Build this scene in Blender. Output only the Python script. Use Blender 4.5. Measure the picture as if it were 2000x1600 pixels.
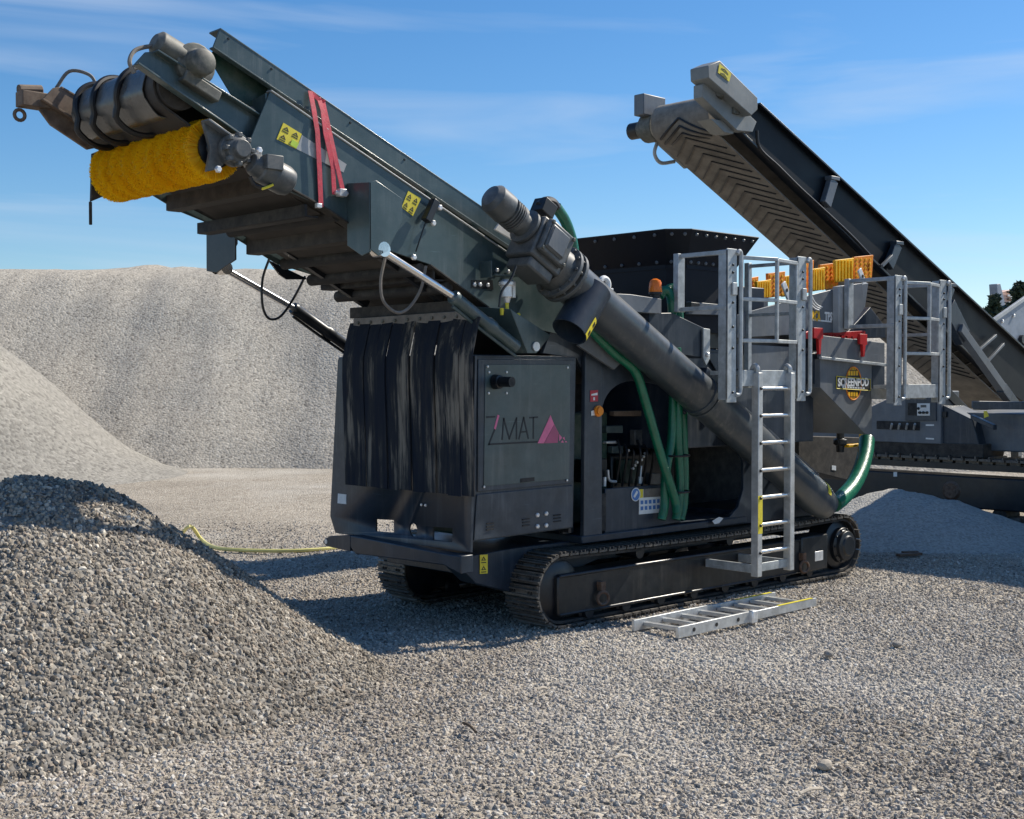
import bpy, bmesh, math, random
from mathutils import Vector, Matrix, noise
import numpy as np
R = math.radians
V = Vector
for o in list(bpy.data.objects): bpy.data.objects.remove(o)
SC = bpy.context.scene
COL = SC.collection
random.seed(7)

# ------------------------------------------------------------------ camera
FPX, YAW, HOR = 2500.0, R(46.6), 740.0
CAM = V((-6.678, -6.757, 1.9))
PIT = math.atan((800 - HOR) / FPX)
_h = V((math.cos(YAW), math.sin(YAW), 0)); CR = V((math.sin(YAW), -math.cos(YAW), 0))
CF = _h * math.cos(PIT) - V((0, 0, 1)) * math.sin(PIT)
CU = _h * math.sin(PIT) + V((0, 0, 1)) * math.cos(PIT)
cd = bpy.data.cameras.new('camera'); cam = bpy.data.objects.new('camera', cd); COL.objects.link(cam)
cam.location = CAM; cam.rotation_euler = (R(90) - PIT, 0, YAW - R(90))
cd.sensor_width = 36; cd.lens = FPX / 2000 * 36; cd.clip_end = 3000; cd.clip_start = .05
SC.camera = cam
SC.render.resolution_x, SC.render.resolution_y = 1024, 819

# ------------------------------------------------------------------ sky, sun, exposure
LD = V((-1, .23, -.95)).normalized()          # direction the sunlight travels
SD = -LD
EL = math.asin(SD.z); AZ = math.atan2(SD.x, SD.y)
w = bpy.data.worlds.new('World'); SC.world = w; w.use_nodes = True
nt = w.node_tree; nt.nodes.clear()
N = nt.nodes.new; L = nt.links.new
out = N('ShaderNodeOutputWorld'); bg = N('ShaderNodeBackground'); sky = N('ShaderNodeTexSky')
sky.sky_type = 'NISHITA'; sky.sun_disc = False; sky.sun_elevation = EL; sky.sun_rotation = AZ
sky.air_density = 1.0; sky.dust_density = .25; sky.ozone_density = 5.0; sky.altitude = 200
bg.inputs['Strength'].default_value = .098
tc = N('ShaderNodeTexCoord'); mp = N('ShaderNodeMapping'); nz = N('ShaderNodeTexNoise'); cr = N('ShaderNodeValToRGB')
mp.inputs['Rotation'].default_value = (R(6), R(-4), R(-52)); mp.inputs['Scale'].default_value = (1.2, 2.2, 17)
nz.inputs['Scale'].default_value = 1.5; nz.inputs['Detail'].default_value = 5; nz.inputs['Roughness'].default_value = .5
nz.inputs['Distortion'].default_value = .6
cr.color_ramp.elements[0].position = .50; cr.color_ramp.elements[1].position = .78
cr.color_ramp.elements[1].color = (.42, .42, .42, 1)
mx = N('ShaderNodeMix'); mx.data_type = 'RGBA'
mx.inputs[7].default_value = (5.2, 5.9, 6.9, 1)
hs = N('ShaderNodeHueSaturation'); hs.inputs['Saturation'].default_value = 1.22; hs.inputs['Value'].default_value = 1.0
L(tc.outputs['Generated'], mp.inputs['Vector']); L(mp.outputs['Vector'], nz.inputs['Vector'])
L(nz.outputs['Fac'], cr.inputs['Fac']); L(cr.outputs['Color'], mx.inputs[0])
L(sky.outputs['Color'], hs.inputs['Color']); L(hs.outputs['Color'], mx.inputs[6])
L(mx.outputs[2], bg.inputs['Color']); L(bg.outputs[0], out.inputs[0])
sl = bpy.data.lights.new('sun', 'SUN'); sl.energy = 5.0; sl.angle = R(.53); sl.color = (1, .925, .80)
so = bpy.data.objects.new('sun', sl); COL.objects.link(so)
so.rotation_euler = LD.to_track_quat('-Z', 'Y').to_euler(); so.location = (0, 0, 30)
SC.view_settings.view_transform = 'Standard'; SC.view_settings.look = 'None'
SC.view_settings.exposure = 0.40; SC.view_settings.gamma = 1; SC.view_settings.use_curve_mapping = False

# ------------------------------------------------------------------ measuring: a point of the photo on a plane of the machine
def ray(px, py): return CF + CR * ((px - 1000) / FPX) + CU * ((800 - py) / FPX)
def side(px, py, y):
    d = ray(px, py); return CAM + d * ((y - CAM.y) / d.y)
def front(px, py, x):
    d = ray(px, py); return CAM + d * ((x - CAM.x) / d.x)
def flat(px, py, z=0.):
    d = ray(px, py); return CAM + d * ((z - CAM.z) / d.z)
def deep(px, py, t): return CAM + ray(px, py) * t

# ------------------------------------------------------------------ materials
MATS = {}
def nodes_of(name):
    m = bpy.data.materials.new(name); m.use_nodes = True; MATS[name] = m
    t = m.node_tree; b = t.nodes['Principled BSDF']
    return m, t, b
def setp(b, **k):
    for a, v in k.items():
        b.inputs[a.replace('_', ' ')].default_value = v
def mat(name, col, rough=.5, metal=0., dust=0., dcol=(.36, .33, .29), scale=3., var=.18, bump=.0, bscale=60., stretch=(1, 1, 1), coat=0., rvar=.12, streak=0., spec=.5):
    m, t, b = nodes_of(name); N = t.nodes.new; L = t.links.new
    tc = N('ShaderNodeTexCoord'); mp = N('ShaderNodeMapping'); mp.inputs['Scale'].default_value = stretch
    g = N('ShaderNodeNewGeometry')
    L(g.outputs['Position'], mp.inputs['Vector'])
    n1 = N('ShaderNodeTexNoise'); n1.inputs['Scale'].default_value = scale; n1.inputs['Detail'].default_value = 8; n1.inputs['Roughness'].default_value = .65
    L(mp.outputs[0], n1.inputs['Vector'])
    lo = [c * (1 - var) for c in col]; hi = [min(1, c * (1 + var)) for c in col]
    r = N('ShaderNodeValToRGB'); r.color_ramp.elements[0].position = .35; r.color_ramp.elements[1].position = .65
    r.color_ramp.elements[0].color = (*lo, 1); r.color_ramp.elements[1].color = (*hi, 1)
    L(n1.outputs['Fac'], r.inputs['Fac'])
    last = r.outputs['Color']
    if dust > 0:
        n2 = N('ShaderNodeTexNoise'); n2.inputs['Scale'].default_value = scale * 2.3; n2.inputs['Detail'].default_value = 10; n2.inputs['Roughness'].default_value = .7
        L(mp.outputs[0], n2.inputs['Vector'])
        sx = N('ShaderNodeSeparateXYZ'); L(g.outputs['Normal'], sx.inputs[0])
        ma = N('ShaderNodeMath'); ma.operation = 'MULTIPLY_ADD'; ma.inputs[1].default_value = .24; L(sx.outputs['Z'], ma.inputs[0]); L(n2.outputs['Fac'], ma.inputs[2])
        mr = N('ShaderNodeMapRange'); mr.inputs['From Min'].default_value = .42; mr.inputs['From Max'].default_value = .8; mr.inputs['To Max'].default_value = dust
        L(ma.outputs[0], mr.inputs['Value'])
        mx = N('ShaderNodeMix'); mx.data_type = 'RGBA'; mx.inputs[7].default_value = (*dcol, 1)
        L(mr.outputs[0], mx.inputs[0]); L(last, mx.inputs[6]); last = mx.outputs[2]
    if streak > 0:
        ms = N('ShaderNodeMapping'); ms.inputs['Scale'].default_value = (16, 16, .9); L(g.outputs['Position'], ms.inputs['Vector'])
        n4 = N('ShaderNodeTexNoise'); n4.inputs['Scale'].default_value = 1; n4.inputs['Detail'].default_value = 9; n4.inputs['Roughness'].default_value = .75; L(ms.outputs[0], n4.inputs['Vector'])
        m4 = N('ShaderNodeMapRange'); m4.inputs['From Min'].default_value = .5; m4.inputs['From Max'].default_value = .78; m4.inputs['To Max'].default_value = streak; L(n4.outputs['Fac'], m4.inputs['Value'])
        n5 = N('ShaderNodeTexNoise'); n5.inputs['Scale'].default_value = 1.7; n5.inputs['Detail'].default_value = 6; L(g.outputs['Position'], n5.inputs['Vector'])
        m5 = N('ShaderNodeMapRange'); m5.inputs['From Min'].default_value = .38; m5.inputs['From Max'].default_value = .62; L(n5.outputs['Fac'], m5.inputs['Value'])
        mm = N('ShaderNodeMath'); mm.operation = 'MULTIPLY'; L(m4.outputs[0], mm.inputs[0]); L(m5.outputs[0], mm.inputs[1])
        mx4 = N('ShaderNodeMix'); mx4.data_type = 'RGBA'; mx4.inputs[7].default_value = (*dcol, 1); L(mm.outputs[0], mx4.inputs[0]); L(last, mx4.inputs[6]); last = mx4.outputs[2]
        # thin scratches
        mc = N('ShaderNodeMapping'); mc.inputs['Scale'].default_value = (2.2, 2.2, 60); mc.inputs['Rotation'].default_value = (.3, .5, .2); L(g.outputs['Position'], mc.inputs['Vector'])
        n6 = N('ShaderNodeTexNoise'); n6.inputs['Scale'].default_value = 2; n6.inputs['Detail'].default_value = 3; L(mc.outputs[0], n6.inputs['Vector'])
        m6 = N('ShaderNodeMapRange'); m6.inputs['From Min'].default_value = .70; m6.inputs['From Max'].default_value = .76; m6.inputs['To Max'].default_value = streak * .9; L(n6.outputs['Fac'], m6.inputs['Value'])
        mx6 = N('ShaderNodeMix'); mx6.data_type = 'RGBA'; mx6.inputs[7].default_value = (*[c * 2.5 + .06 for c in col], 1); L(m6.outputs[0], mx6.inputs[0]); L(last, mx6.inputs[6]); last = mx6.outputs[2]
    L(last, b.inputs['Base Color'])
    mr2 = N('ShaderNodeMapRange'); mr2.inputs['To Min'].default_value = max(.05, rough - rvar); mr2.inputs['To Max'].default_value = min(1, rough + rvar)
    L(n1.outputs['Fac'], mr2.inputs['Value']); L(mr2.outputs[0], b.inputs['Roughness'])
    b.inputs['Metallic'].default_value = metal; b.inputs['Specular IOR Level'].default_value = spec
    if coat: b.inputs['Coat Weight'].default_value = coat; b.inputs['Coat Roughness'].default_value = .15
    if bump:
        n3 = N('ShaderNodeTexNoise'); n3.inputs['Scale'].default_value = bscale; n3.inputs['Detail'].default_value = 4; L(mp.outputs[0], n3.inputs['Vector'])
        bp = N('ShaderNodeBump'); bp.inputs['Strength'].default_value = bump; bp.inputs['Distance'].default_value = .01
        L(n3.outputs['Fac'], bp.inputs['Height']); L(bp.outputs[0], b.inputs['Normal'])
    return m
mat('anthracite', (.025, .037, .054), .38, dcol=(.25, .265, .28), dust=.16, bump=.05, bscale=9, streak=.5)
mat('greenish', (.044, .074, .080), .34, dcol=(.26, .28, .28), dust=.16, bump=.06, bscale=6, coat=.15, streak=.45)
mat('bluegrey', (.012, .023, .040), .42, dcol=(.25, .265, .28), dust=.10, streak=.35)
mat('midgrey', (.110, .128, .150), .45, dust=.18, streak=.4)
mat('lightgrey', (.36, .38, .39), .45, dust=.3)
mat('black', (.006, .009, .014), .36, dust=.05, bump=.05, bscale=12)
mat('hopperblack', (.005, .008, .015), .55, dust=.02, bump=.08, bscale=5, spec=.25)
mat('matblack', (.008, .009, .011), .75, dust=.2)
mat('grime', (.028, .026, .024), .85, dust=.4, dcol=(.20, .175, .145), scale=5, var=.4)
mat('trackframe', (.008, .011, .015), .34, dust=.10, dcol=(.22, .20, .175), scale=5, streak=.22)
mat('shoe', (.085, .078, .072), .5, metal=.35, dust=.7, dcol=(.30, .275, .24), scale=9, var=.35, bump=.2)
mat('rust', (.10, .055, .035), .7, metal=.2, dust=.3, scale=14, var=.4)
mat('galv', (.40, .43, .445), .5, metal=.4, dust=.3, dcol=(.33, .34, .33), scale=14, var=.24, streak=.25)
mat('alu', (.52, .535, .54), .42, metal=.5, dust=.35, dcol=(.36, .35, .33), scale=10, var=.2)
mat('steel', (.72, .70, .68), .18, metal=.9, scale=6, var=.08)
mat('zinc', (.70, .71, .72), .4, metal=.5, scale=20)
mat('belt', (.16, .145, .13), .8, dust=.6, dcol=(.34, .31, .27), scale=4, var=.35, bump=.2)
mat('film', (.085, .085, .082), .30, scale=9, var=.3, bump=.5, bscale=14)
mat('jet', (.004, .006, .009), .5, spec=.2)
mat('belttan', (.17, .155, .135), .85, dust=.5, dcol=(.40, .36, .31), scale=4, var=.3, bump=.2)
mat('beltdark', (.035, .032, .03), .8, dust=.3, dcol=(.2, .18, .15), scale=4, var=.35)
mat('yellow', (.72, .40, .012), .75, scale=18, var=.22)
mat('stickeryellow', (.74, .62, .045), .45, scale=30, var=.08)
mat('stickerwhite', (.72, .74, .74), .45, scale=30, var=.08)
mat('stickergreen', (.45, .62, .06), .45)
mat('stickerblue', (.06, .17, .42), .45)
mat('stickerblack', (.02, .02, .02), .6)
mat('stickerred', (.42, .03, .05), .45)
mat('pink', (.72, .16, .30), .45, scale=10, var=.1)
mat('pinkdark', (.46, .09, .19), .45)
mat('logodark', (.012, .015, .02), .5)
mat('hosegreen', (.003, .125, .068), .34, scale=20, var=.2, bump=.25, bscale=90, coat=.2)
mat('rubberhose', (.014, .014, .015), .45)
mat('strapred', (.55, .04, .07), .7, dust=.25, dcol=(.6, .35, .35), scale=15, var=.2, bump=.2, bscale=150)
mat('redpaint', (.46, .012, .014), .4, scale=6)
mat('orangepoly', (.82, .26, .012), .5, scale=12, var=.22)
mat('yellowpoly', (.86, .48, .012), .5, scale=14, var=.2)
mat('beacon', (.75, .17, .01), .2, scale=20)
mat('gearbox', (.060, .070, .076), .42, dust=.45, scale=5)
mat('casting', (.085, .09, .078), .6, dust=.45, scale=9, var=.35)
mat('guardgrey', (.19, .205, .205), .5, dust=.3)
mat('browngrime', (.14, .10, .075), .85, dust=.7, dcol=(.25, .2, .15), scale=8, var=.4)
mat('hoseyellow', (.66, .60, .22), .5)
mat('engine', (.006, .040, .028), .45, dust=.25)
mat('pipegrey', (.036, .050, .064), .36, dust=.14, scale=2.5, coat=.2, streak=.35)
mat('slabgrey', (.20, .24, .30), .5, dust=.2)
mat('bark', (.09, .065, .045), .9)
mat('leaf', (.035, .055, .028), .7, scale=4, var=.4)
mat('farwhite', (.62, .62, .60), .5); mat('farorange', (.62, .40, .32), .5)

def patchy():
    m, t, b = nodes_of('patchy'); N = t.nodes.new; L = t.links.new
    g = N('ShaderNodeNewGeometry'); n = N('ShaderNodeTexNoise'); n.inputs['Scale'].default_value = 2.6; n.inputs['Detail'].default_value = 4; L(g.outputs['Position'], n.inputs['Vector'])
    r = N('ShaderNodeValToRGB'); e = r.color_ramp.elements; e[0].position = .57; e[0].color = (.006, .007, .009, 1); e[1].position = .61; e[1].color = (.12, .10, .085, 1)
    L(n.outputs['Fac'], r.inputs['Fac']); L(r.outputs['Color'], b.inputs['Base Color']); b.inputs['Roughness'].default_value = .8
patchy()
def bristle():
    m, t, b = nodes_of('bristle'); N = t.nodes.new; L = t.links.new
    g = N('ShaderNodeNewGeometry'); n = N('ShaderNodeTexNoise'); n.inputs['Scale'].default_value = 3; L(g.outputs['Position'], n.inputs['Vector'])
    r = N('ShaderNodeValToRGB'); e = r.color_ramp.elements; e[0].color = (.92, .58, .006, 1); e[1].color = (.98, .70, .015, 1); e[0].position = .35; e[1].position = .65
    L(n.outputs['Fac'], r.inputs['Fac']); L(r.outputs['Color'], b.inputs['Base Color']); b.inputs['Roughness'].default_value = .5
    tr = N('ShaderNodeBsdfTranslucent'); L(r.outputs['Color'], tr.inputs['Color']); mx = N('ShaderNodeMixShader'); mx.inputs[0].default_value = .55
    o = t.nodes['Material Output']; L(b.outputs[0], mx.inputs[1]); L(tr.outputs[0], mx.inputs[2]); L(mx.outputs[0], o.inputs['Surface'])
bristle()

# dusty rubber: streaked along the hang of the strips
def rubber():
    m, t, b = nodes_of('rubberstrip'); N = t.nodes.new; L = t.links.new
    g = N('ShaderNodeNewGeometry'); mp = N('ShaderNodeMapping'); mp.inputs['Scale'].default_value = (22, 22, 1.3)
    L(g.outputs['Position'], mp.inputs['Vector'])
    n = N('ShaderNodeTexNoise'); n.inputs['Scale'].default_value = 1; n.inputs['Detail'].default_value = 8; n.inputs['Roughness'].default_value = .7
    L(mp.outputs[0], n.inputs['Vector'])
    mp2 = N('ShaderNodeMapping'); mp2.inputs['Scale'].default_value = (5, 5, 1.6); L(g.outputs['Position'], mp2.inputs['Vector'])
    n2 = N('ShaderNodeTexNoise'); n2.inputs['Scale'].default_value = 1; n2.inputs['Detail'].default_value = 5; L(mp2.outputs[0], n2.inputs['Vector'])
    a = N('ShaderNodeMath'); a.operation = 'MULTIPLY'; L(n.outputs['Fac'], a.inputs[0]); L(n2.outputs['Fac'], a.inputs[1])
    r = N('ShaderNodeValToRGB'); e = r.color_ramp.elements
    e[0].position = .19; e[0].color = (.007, .012, .024, 1); e[1].position = .37; e[1].color = (.20, .178, .148, 1)
    k = e.new(.27); k.color = (.022, .025, .030, 1)
    L(a.outputs[0], r.inputs['Fac']); L(r.outputs['Color'], b.inputs['Base Color'])
    b.inputs['Roughness'].default_value = .85; b.inputs['Specular IOR Level'].default_value = .25
    bp = N('ShaderNodeBump'); bp.inputs['Strength'].default_value = .06; bp.inputs['Distance'].default_value = .01
    L(n.outputs['Fac'], bp.inputs['Height']); L(bp.outputs[0], b.inputs['Normal'])
rubber()

def gravelmat(name, cols, scale, big=((.9, .9, .9), (1.08, 1.05, 1.0)), bump=.6, bigscale=.35, patch=None, dist=.03, rill=None):
    """packed stones: cell colour from Voronoi, relief from its distance, broad tone drift"""
    m, t, b = nodes_of(name); N = t.nodes.new; L = t.links.new
    g = N('ShaderNodeNewGeometry')
    nd = N('ShaderNodeTexNoise'); nd.inputs['Scale'].default_value = scale * .7; nd.inputs['Detail'].default_value = 2
    L(g.outputs['Position'], nd.inputs['Vector'])
    ad = N('ShaderNodeMix'); ad.data_type = 'RGBA'; ad.blend_type = 'LINEAR_LIGHT'; ad.inputs[0].default_value = .35 / scale
    L(g.outputs['Position'], ad.inputs[6]); L(nd.outputs['Color'], ad.inputs[7])
    v = N('ShaderNodeTexVoronoi'); v.inputs['Scale'].default_value = scale; L(ad.outputs[2], v.inputs['Vector'])
    sp = N('ShaderNodeSeparateColor'); L(v.outputs['Color'], sp.inputs[0])
    r = N('ShaderNodeValToRGB'); r.color_ramp.interpolation = 'LINEAR'
    e = r.color_ramp.elements
    e[0].position = 0; e[0].color = (*cols[0], 1); e[1].position = 1; e[1].color = (*cols[-1], 1)
    for i, c in enumerate(cols[1:-1]):
        k = e.new((i + 1) / (len(cols) - 1)); k.color = (*c, 1)
    L(sp.outputs[0], r.inputs['Fac'])
    n = N('ShaderNodeTexNoise'); n.inputs['Scale'].default_value = bigscale; n.inputs['Detail'].default_value = 7; n.inputs['Roughness'].default_value = .62
    L(g.outputs['Position'], n.inputs['Vector'])
    r2 = N('ShaderNodeValToRGB'); r2.color_ramp.elements[0].position = .36; r2.color_ramp.elements[1].position = .66
    r2.color_ramp.elements[0].color = (*big[0], 1); r2.color_ramp.elements[1].color = (*big[1], 1); L(n.outputs['Fac'], r2.inputs['Fac'])
    mx = N('ShaderNodeMix'); mx.data_type = 'RGBA'; mx.blend_type = 'MULTIPLY'; mx.inputs[0].default_value = 1
    L(r.outputs['Color'], mx.inputs[6]); L(r2.outputs['Color'], mx.inputs[7])
    last = mx.outputs[2]
    if patch:
        n3 = N('ShaderNodeTexNoise'); n3.inputs['Scale'].default_value = .2; n3.inputs['Detail'].default_value = 7; n3.inputs['Roughness'].default_value = .65; L(g.outputs['Position'], n3.inputs['Vector'])
        mr = N('ShaderNodeMapRange'); mr.inputs['From Min'].default_value = .50; mr.inputs['From Max'].default_value = .66; mr.inputs['To Max'].default_value = .42
        L(n3.outputs['Fac'], mr.inputs['Value'])
        m3 = N('ShaderNodeMix'); m3.data_type = 'RGBA'; m3.inputs[7].default_value = (*patch, 1)
        L(mr.outputs[0], m3.inputs[0]); L(last, m3.inputs[6]); last = m3.outputs[2]
    if rill is not None:                      # slump lines running down the face
        mp = N('ShaderNodeMapping'); mp.vector_type = 'TEXTURE'; mp.inputs['Rotation'].default_value = (0, 0, rill); mp.inputs['Scale'].default_value = (.9, 7, 7); L(g.outputs['Position'], mp.inputs['Vector'])
        n7 = N('ShaderNodeTexNoise'); n7.inputs['Scale'].default_value = 1.; n7.inputs['Detail'].default_value = 8; n7.inputs['Roughness'].default_value = .65; n7.inputs['Distortion'].default_value = .8; L(mp.outputs[0], n7.inputs['Vector'])
        r7 = N('ShaderNodeValToRGB'); r7.color_ramp.elements[0].position = .34; r7.color_ramp.elements[1].position = .68; r7.color_ramp.elements[0].color = (.80, .79, .78, 1); r7.color_ramp.elements[1].color = (1.1, 1.09, 1.06, 1); L(n7.outputs['Fac'], r7.inputs['Fac'])
        m7 = N('ShaderNodeMix'); m7.data_type = 'RGBA'; m7.blend_type = 'MULTIPLY'; m7.inputs[0].default_value = 1; L(last, m7.inputs[6]); L(r7.outputs['Color'], m7.inputs[7]); last = m7.outputs[2]
    L(last, b.inputs['Base Color']); b.inputs['Roughness'].default_value = .9; b.inputs['Specular IOR Level'].default_value = .2
    bp = N('ShaderNodeBump'); bp.inputs['Strength'].default_value = bump; bp.inputs['Distance'].default_value = dist; bp.invert = True
    L(v.outputs['Distance'], bp.inputs['Height']); L(bp.outputs[0], b.inputs['Normal'])
    return m
gravelmat('groundgravel', [(.17, .15, .125), (.34, .305, .255), (.45, .41, .35), (.30, .265, .22), (.56, .52, .45)], 34, ((.82, .80, .77), (1.08, 1.06, 1.03)), .7, patch=(.60, .575, .52))
gravelmat('heapgravel', [(.08, .075, .07), (.20, .185, .165), (.30, .28, .25), (.15, .138, .125), (.40, .38, .35)], 28, bump=.8)
gravelmat('bankgravel', [(.34, .32, .285), (.44, .415, .37), (.50, .47, .42), (.38, .36, .32), (.55, .52, .465), (.24, .225, .20), (.62, .59, .53)], 19, ((.82, .81, .80), (1.1, 1.06, 1.0)), .28, .16, dist=.045, rill=math.atan2(-2.877, 3.042))
gravelmat('palegravel', [(.22, .21, .19), (.28, .267, .24), (.31, .295, .267), (.25, .237, .213), (.17,.16,.145), (.36,.342,.31)], 18, ((.90, .90, .89), (1.06, 1.05, 1.02)), .22, .3, dist=.05)
gravelmat('fingrey', [(.32, .31, .29), (.42, .41, .38), (.50, .485, .45), (.36, .35, .325)], 40, bump=.6, dist=.02)
def stonemat(name, cols, pale=0.):
    m, t, b = nodes_of(name); N = t.nodes.new; L = t.links.new
    oi = N('ShaderNodeObjectInfo'); r = N('ShaderNodeValToRGB'); e = r.color_ramp.elements; r.color_ramp.interpolation = 'LINEAR'
    e[0].position = 0; e[0].color = (*cols[0], 1); e[1].position = 1; e[1].color = (*cols[-1], 1)
    for i, c in enumerate(cols[1:-1]):
        k = e.new((i + 1) / (len(cols) - 1)); k.color = (*c, 1)
    L(oi.outputs['Random'], r.inputs['Fac'])
    g = N('ShaderNodeNewGeometry'); n = N('ShaderNodeTexNoise'); n.inputs['Scale'].default_value = .6; n.inputs['Detail'].default_value = 6; n.inputs['Roughness'].default_value = .6
    L(g.outputs['Position'], n.inputs['Vector'])
    r2 = N('ShaderNodeValToRGB'); r2.color_ramp.elements[0].position = .36; r2.color_ramp.elements[1].position = .66
    r2.color_ramp.elements[0].color = (.82, .79, .75, 1); r2.color_ramp.elements[1].color = (1.1, 1.09, 1.07, 1); L(n.outputs['Fac'], r2.inputs['Fac'])
    mx = N('ShaderNodeMix'); mx.data_type = 'RGBA'; mx.blend_type = 'MULTIPLY'; mx.inputs[0].default_value = 1
    L(r.outputs['Color'], mx.inputs[6]); L(r2.outputs['Color'], mx.inputs[7]); 
    n3 = N('ShaderNodeTexNoise'); n3.inputs['Scale'].default_value = .2; n3.inputs['Detail'].default_value = 7; n3.inputs['Roughness'].default_value = .65; L(g.outputs['Position'], n3.inputs['Vector'])
    m3 = N('ShaderNodeMapRange'); m3.inputs['From Min'].default_value = .50; m3.inputs['From Max'].default_value = .66; m3.inputs['To Max'].default_value = pale; L(n3.outputs['Fac'], m3.inputs['Value'])
    x3 = N('ShaderNodeMix'); x3.data_type = 'RGBA'; x3.inputs[7].default_value = (.66, .63, .575, 1); L(m3.outputs[0], x3.inputs[0]); L(mx.outputs[2], x3.inputs[6]); L(x3.outputs[2], b.inputs['Base Color'])
    b.inputs['Roughness'].default_value = .85; b.inputs['Specular IOR Level'].default_value = .25
stonemat('stoneground', [(.10, .093, .084), (.36, .325, .282), (.45, .413, .365), (.215, .20, .18), (.53, .495, .445), (.40, .34, .29), (.30, .283, .26), (.68, .65, .60)], .42)
stonemat('stoneheap', [(.07, .063, .055), (.30, .263, .215), (.40, .357, .295), (.17, .152, .13), (.50, .455, .385), (.33, .27, .215), (.24, .218, .19), (.68, .63, .55)])

# ------------------------------------------------------------------ mesh building
WORLD = {}                                   # world position of every parent
class MB:
    def __init__(s): s.bm = bmesh.new()
    def _add(s, verts, faces):
        vs = [s.bm.verts.new(v) for v in verts]
        for f in faces:
            try: s.bm.faces.new([vs[i] for i in f])
            except ValueError: pass
        return s
    def box(s, c, d, rot=None):
        c = V(c); h = V(d) * .5; rot = rot or Matrix.Identity(3)
        vs = [c + rot @ V((sx * h.x, sy * h.y, sz * h.z)) for sx in (-1, 1) for sy in (-1, 1) for sz in (-1, 1)]
        return s._add(vs, [(0, 1, 3, 2), (4, 6, 7, 5), (0, 4, 5, 1), (2, 3, 7, 6), (0, 2, 6, 4), (1, 5, 7, 3)])
    def span(s, a, b):                        # axis box between two corners
        a, b = V(a), V(b); return s.box((a + b) / 2, [abs(x) for x in (b - a)])
    def bar(s, p0, p1, w, h=None, up=(0, 0, 1)):
        h = h or w; p0, p1 = V(p0), V(p1); d = p1 - p0; l = d.length; d.normalize(); up = V(up)
        if abs(d.dot(up)) > .98: up = V((1, 0, 0))
        x = d.cross(up).normalized(); y = x.cross(d)
        m = Matrix((x, d, y)).transposed()
        return s.box((p0 + p1) / 2, (w, l, h), m)
    def prism(s, poly, vec):
        vec = V(vec); n = len(poly); poly = [V(p) for p in poly]
        vs = poly + [p + vec for p in poly]
        return s._add(vs, [tuple(range(n)), tuple(range(2 * n - 1, n - 1, -1))] + [(i, i + n, (i + 1) % n + n, (i + 1) % n) for i in range(n)])
    def py(s, pts, y0, y1):                   # outline seen on the plane Y=y0, extruded to y1
        return s.prism([side(x, y, y0) for x, y in pts], (0, y1 - y0, 0))
    def px(s, pts, x0, x1):
        return s.prism([front(x, y, x0) for x, y in pts], (x1 - x0, 0, 0))
    def rings(s, rs, cap=True):
        n = len(rs[0]); vs = [v for r in rs for v in r]; f = []
        for k in range(len(rs) - 1):
            for i in range(n): f.append((k * n + i, k * n + (i + 1) % n, (k + 1) * n + (i + 1) % n, (k + 1) * n + i))
        if cap: f.append(tuple(range(n - 1, -1, -1))); f.append(tuple((len(rs) - 1) * n + i for i in range(n)))
        return s._add(vs, f)
    def lathe(s, p0, p1, prof, n=20, cap=True):   # prof: (fraction along p0->p1, radius)
        p0, p1 = V(p0), V(p1); d = (p1 - p0); dn = d.normalized()
        u = dn.cross(V((0, 0, 1)));
        if u.length < .05: u = V((1, 0, 0))
        u.normalize(); v = dn.cross(u)
        rs = [[p0 + d * t + (u * math.cos(2 * math.pi * i / n) + v * math.sin(2 * math.pi * i / n)) * r for i in range(n)] for t, r in prof]
        return s.rings(rs, cap)
    def cyl(s, p0, p1, r, n=16): return s.lathe(p0, p1, [(0, r), (1, r)], n)
    def tube(s, pts, r, n=10, k=6, rad=None):      # smooth tube through points
        pts = [V(p) for p in pts]; path = []
        if k > 1 and len(pts) > 2:
            q = [pts[0] * 2 - pts[1]] + pts + [pts[-1] * 2 - pts[-2]]
            for i in range(1, len(q) - 2):
                for j in range(k):
                    t = j / k; a, b, c, d = q[i - 1], q[i], q[i + 1], q[i + 2]
                    path.append(.5 * ((2 * b) + (c - a) * t + (2 * a - 5 * b + 4 * c - d) * t * t + (3 * b - a - 3 * c + d) * t ** 3))
            path.append(pts[-1])
        else: path = pts
        u = None; rs = []
        for i, p in enumerate(path):
            d = (path[min(i + 1, len(path) - 1)] - path[max(i - 1, 0)]).normalized()
            if u is None:
                u = d.cross(V((0, 0, 1)))
                if u.length < .05: u = d.cross(V((1, 0, 0)))
            u = (u - d * u.dot(d)).normalized(); v = d.cross(u)
            rr = r if rad is None else rad(i)
            rs.append([p + (u * math.cos(2 * math.pi * a / n) + v * math.sin(2 * math.pi * a / n)) * rr for a in range(n)])
        return s.rings(rs)
    def ribbon(s, pts, w, axis, th=.004):          # strap through points, width along axis
        pts = [V(p) for p in pts]; axis = V(axis).normalized(); rs = []
        for i, p in enumerate(pts):
            d = (pts[min(i + 1, len(pts) - 1)] - pts[max(i - 1, 0)]).normalized(); ax = (axis - d * axis.dot(d)).normalized(); nrm = d.cross(ax)
            rs.append([p + ax * w / 2 + nrm * th / 2, p - ax * w / 2 + nrm * th / 2, p - ax * w / 2 - nrm * th / 2, p + ax * w / 2 - nrm * th / 2])
        return s.rings(rs)
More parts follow.
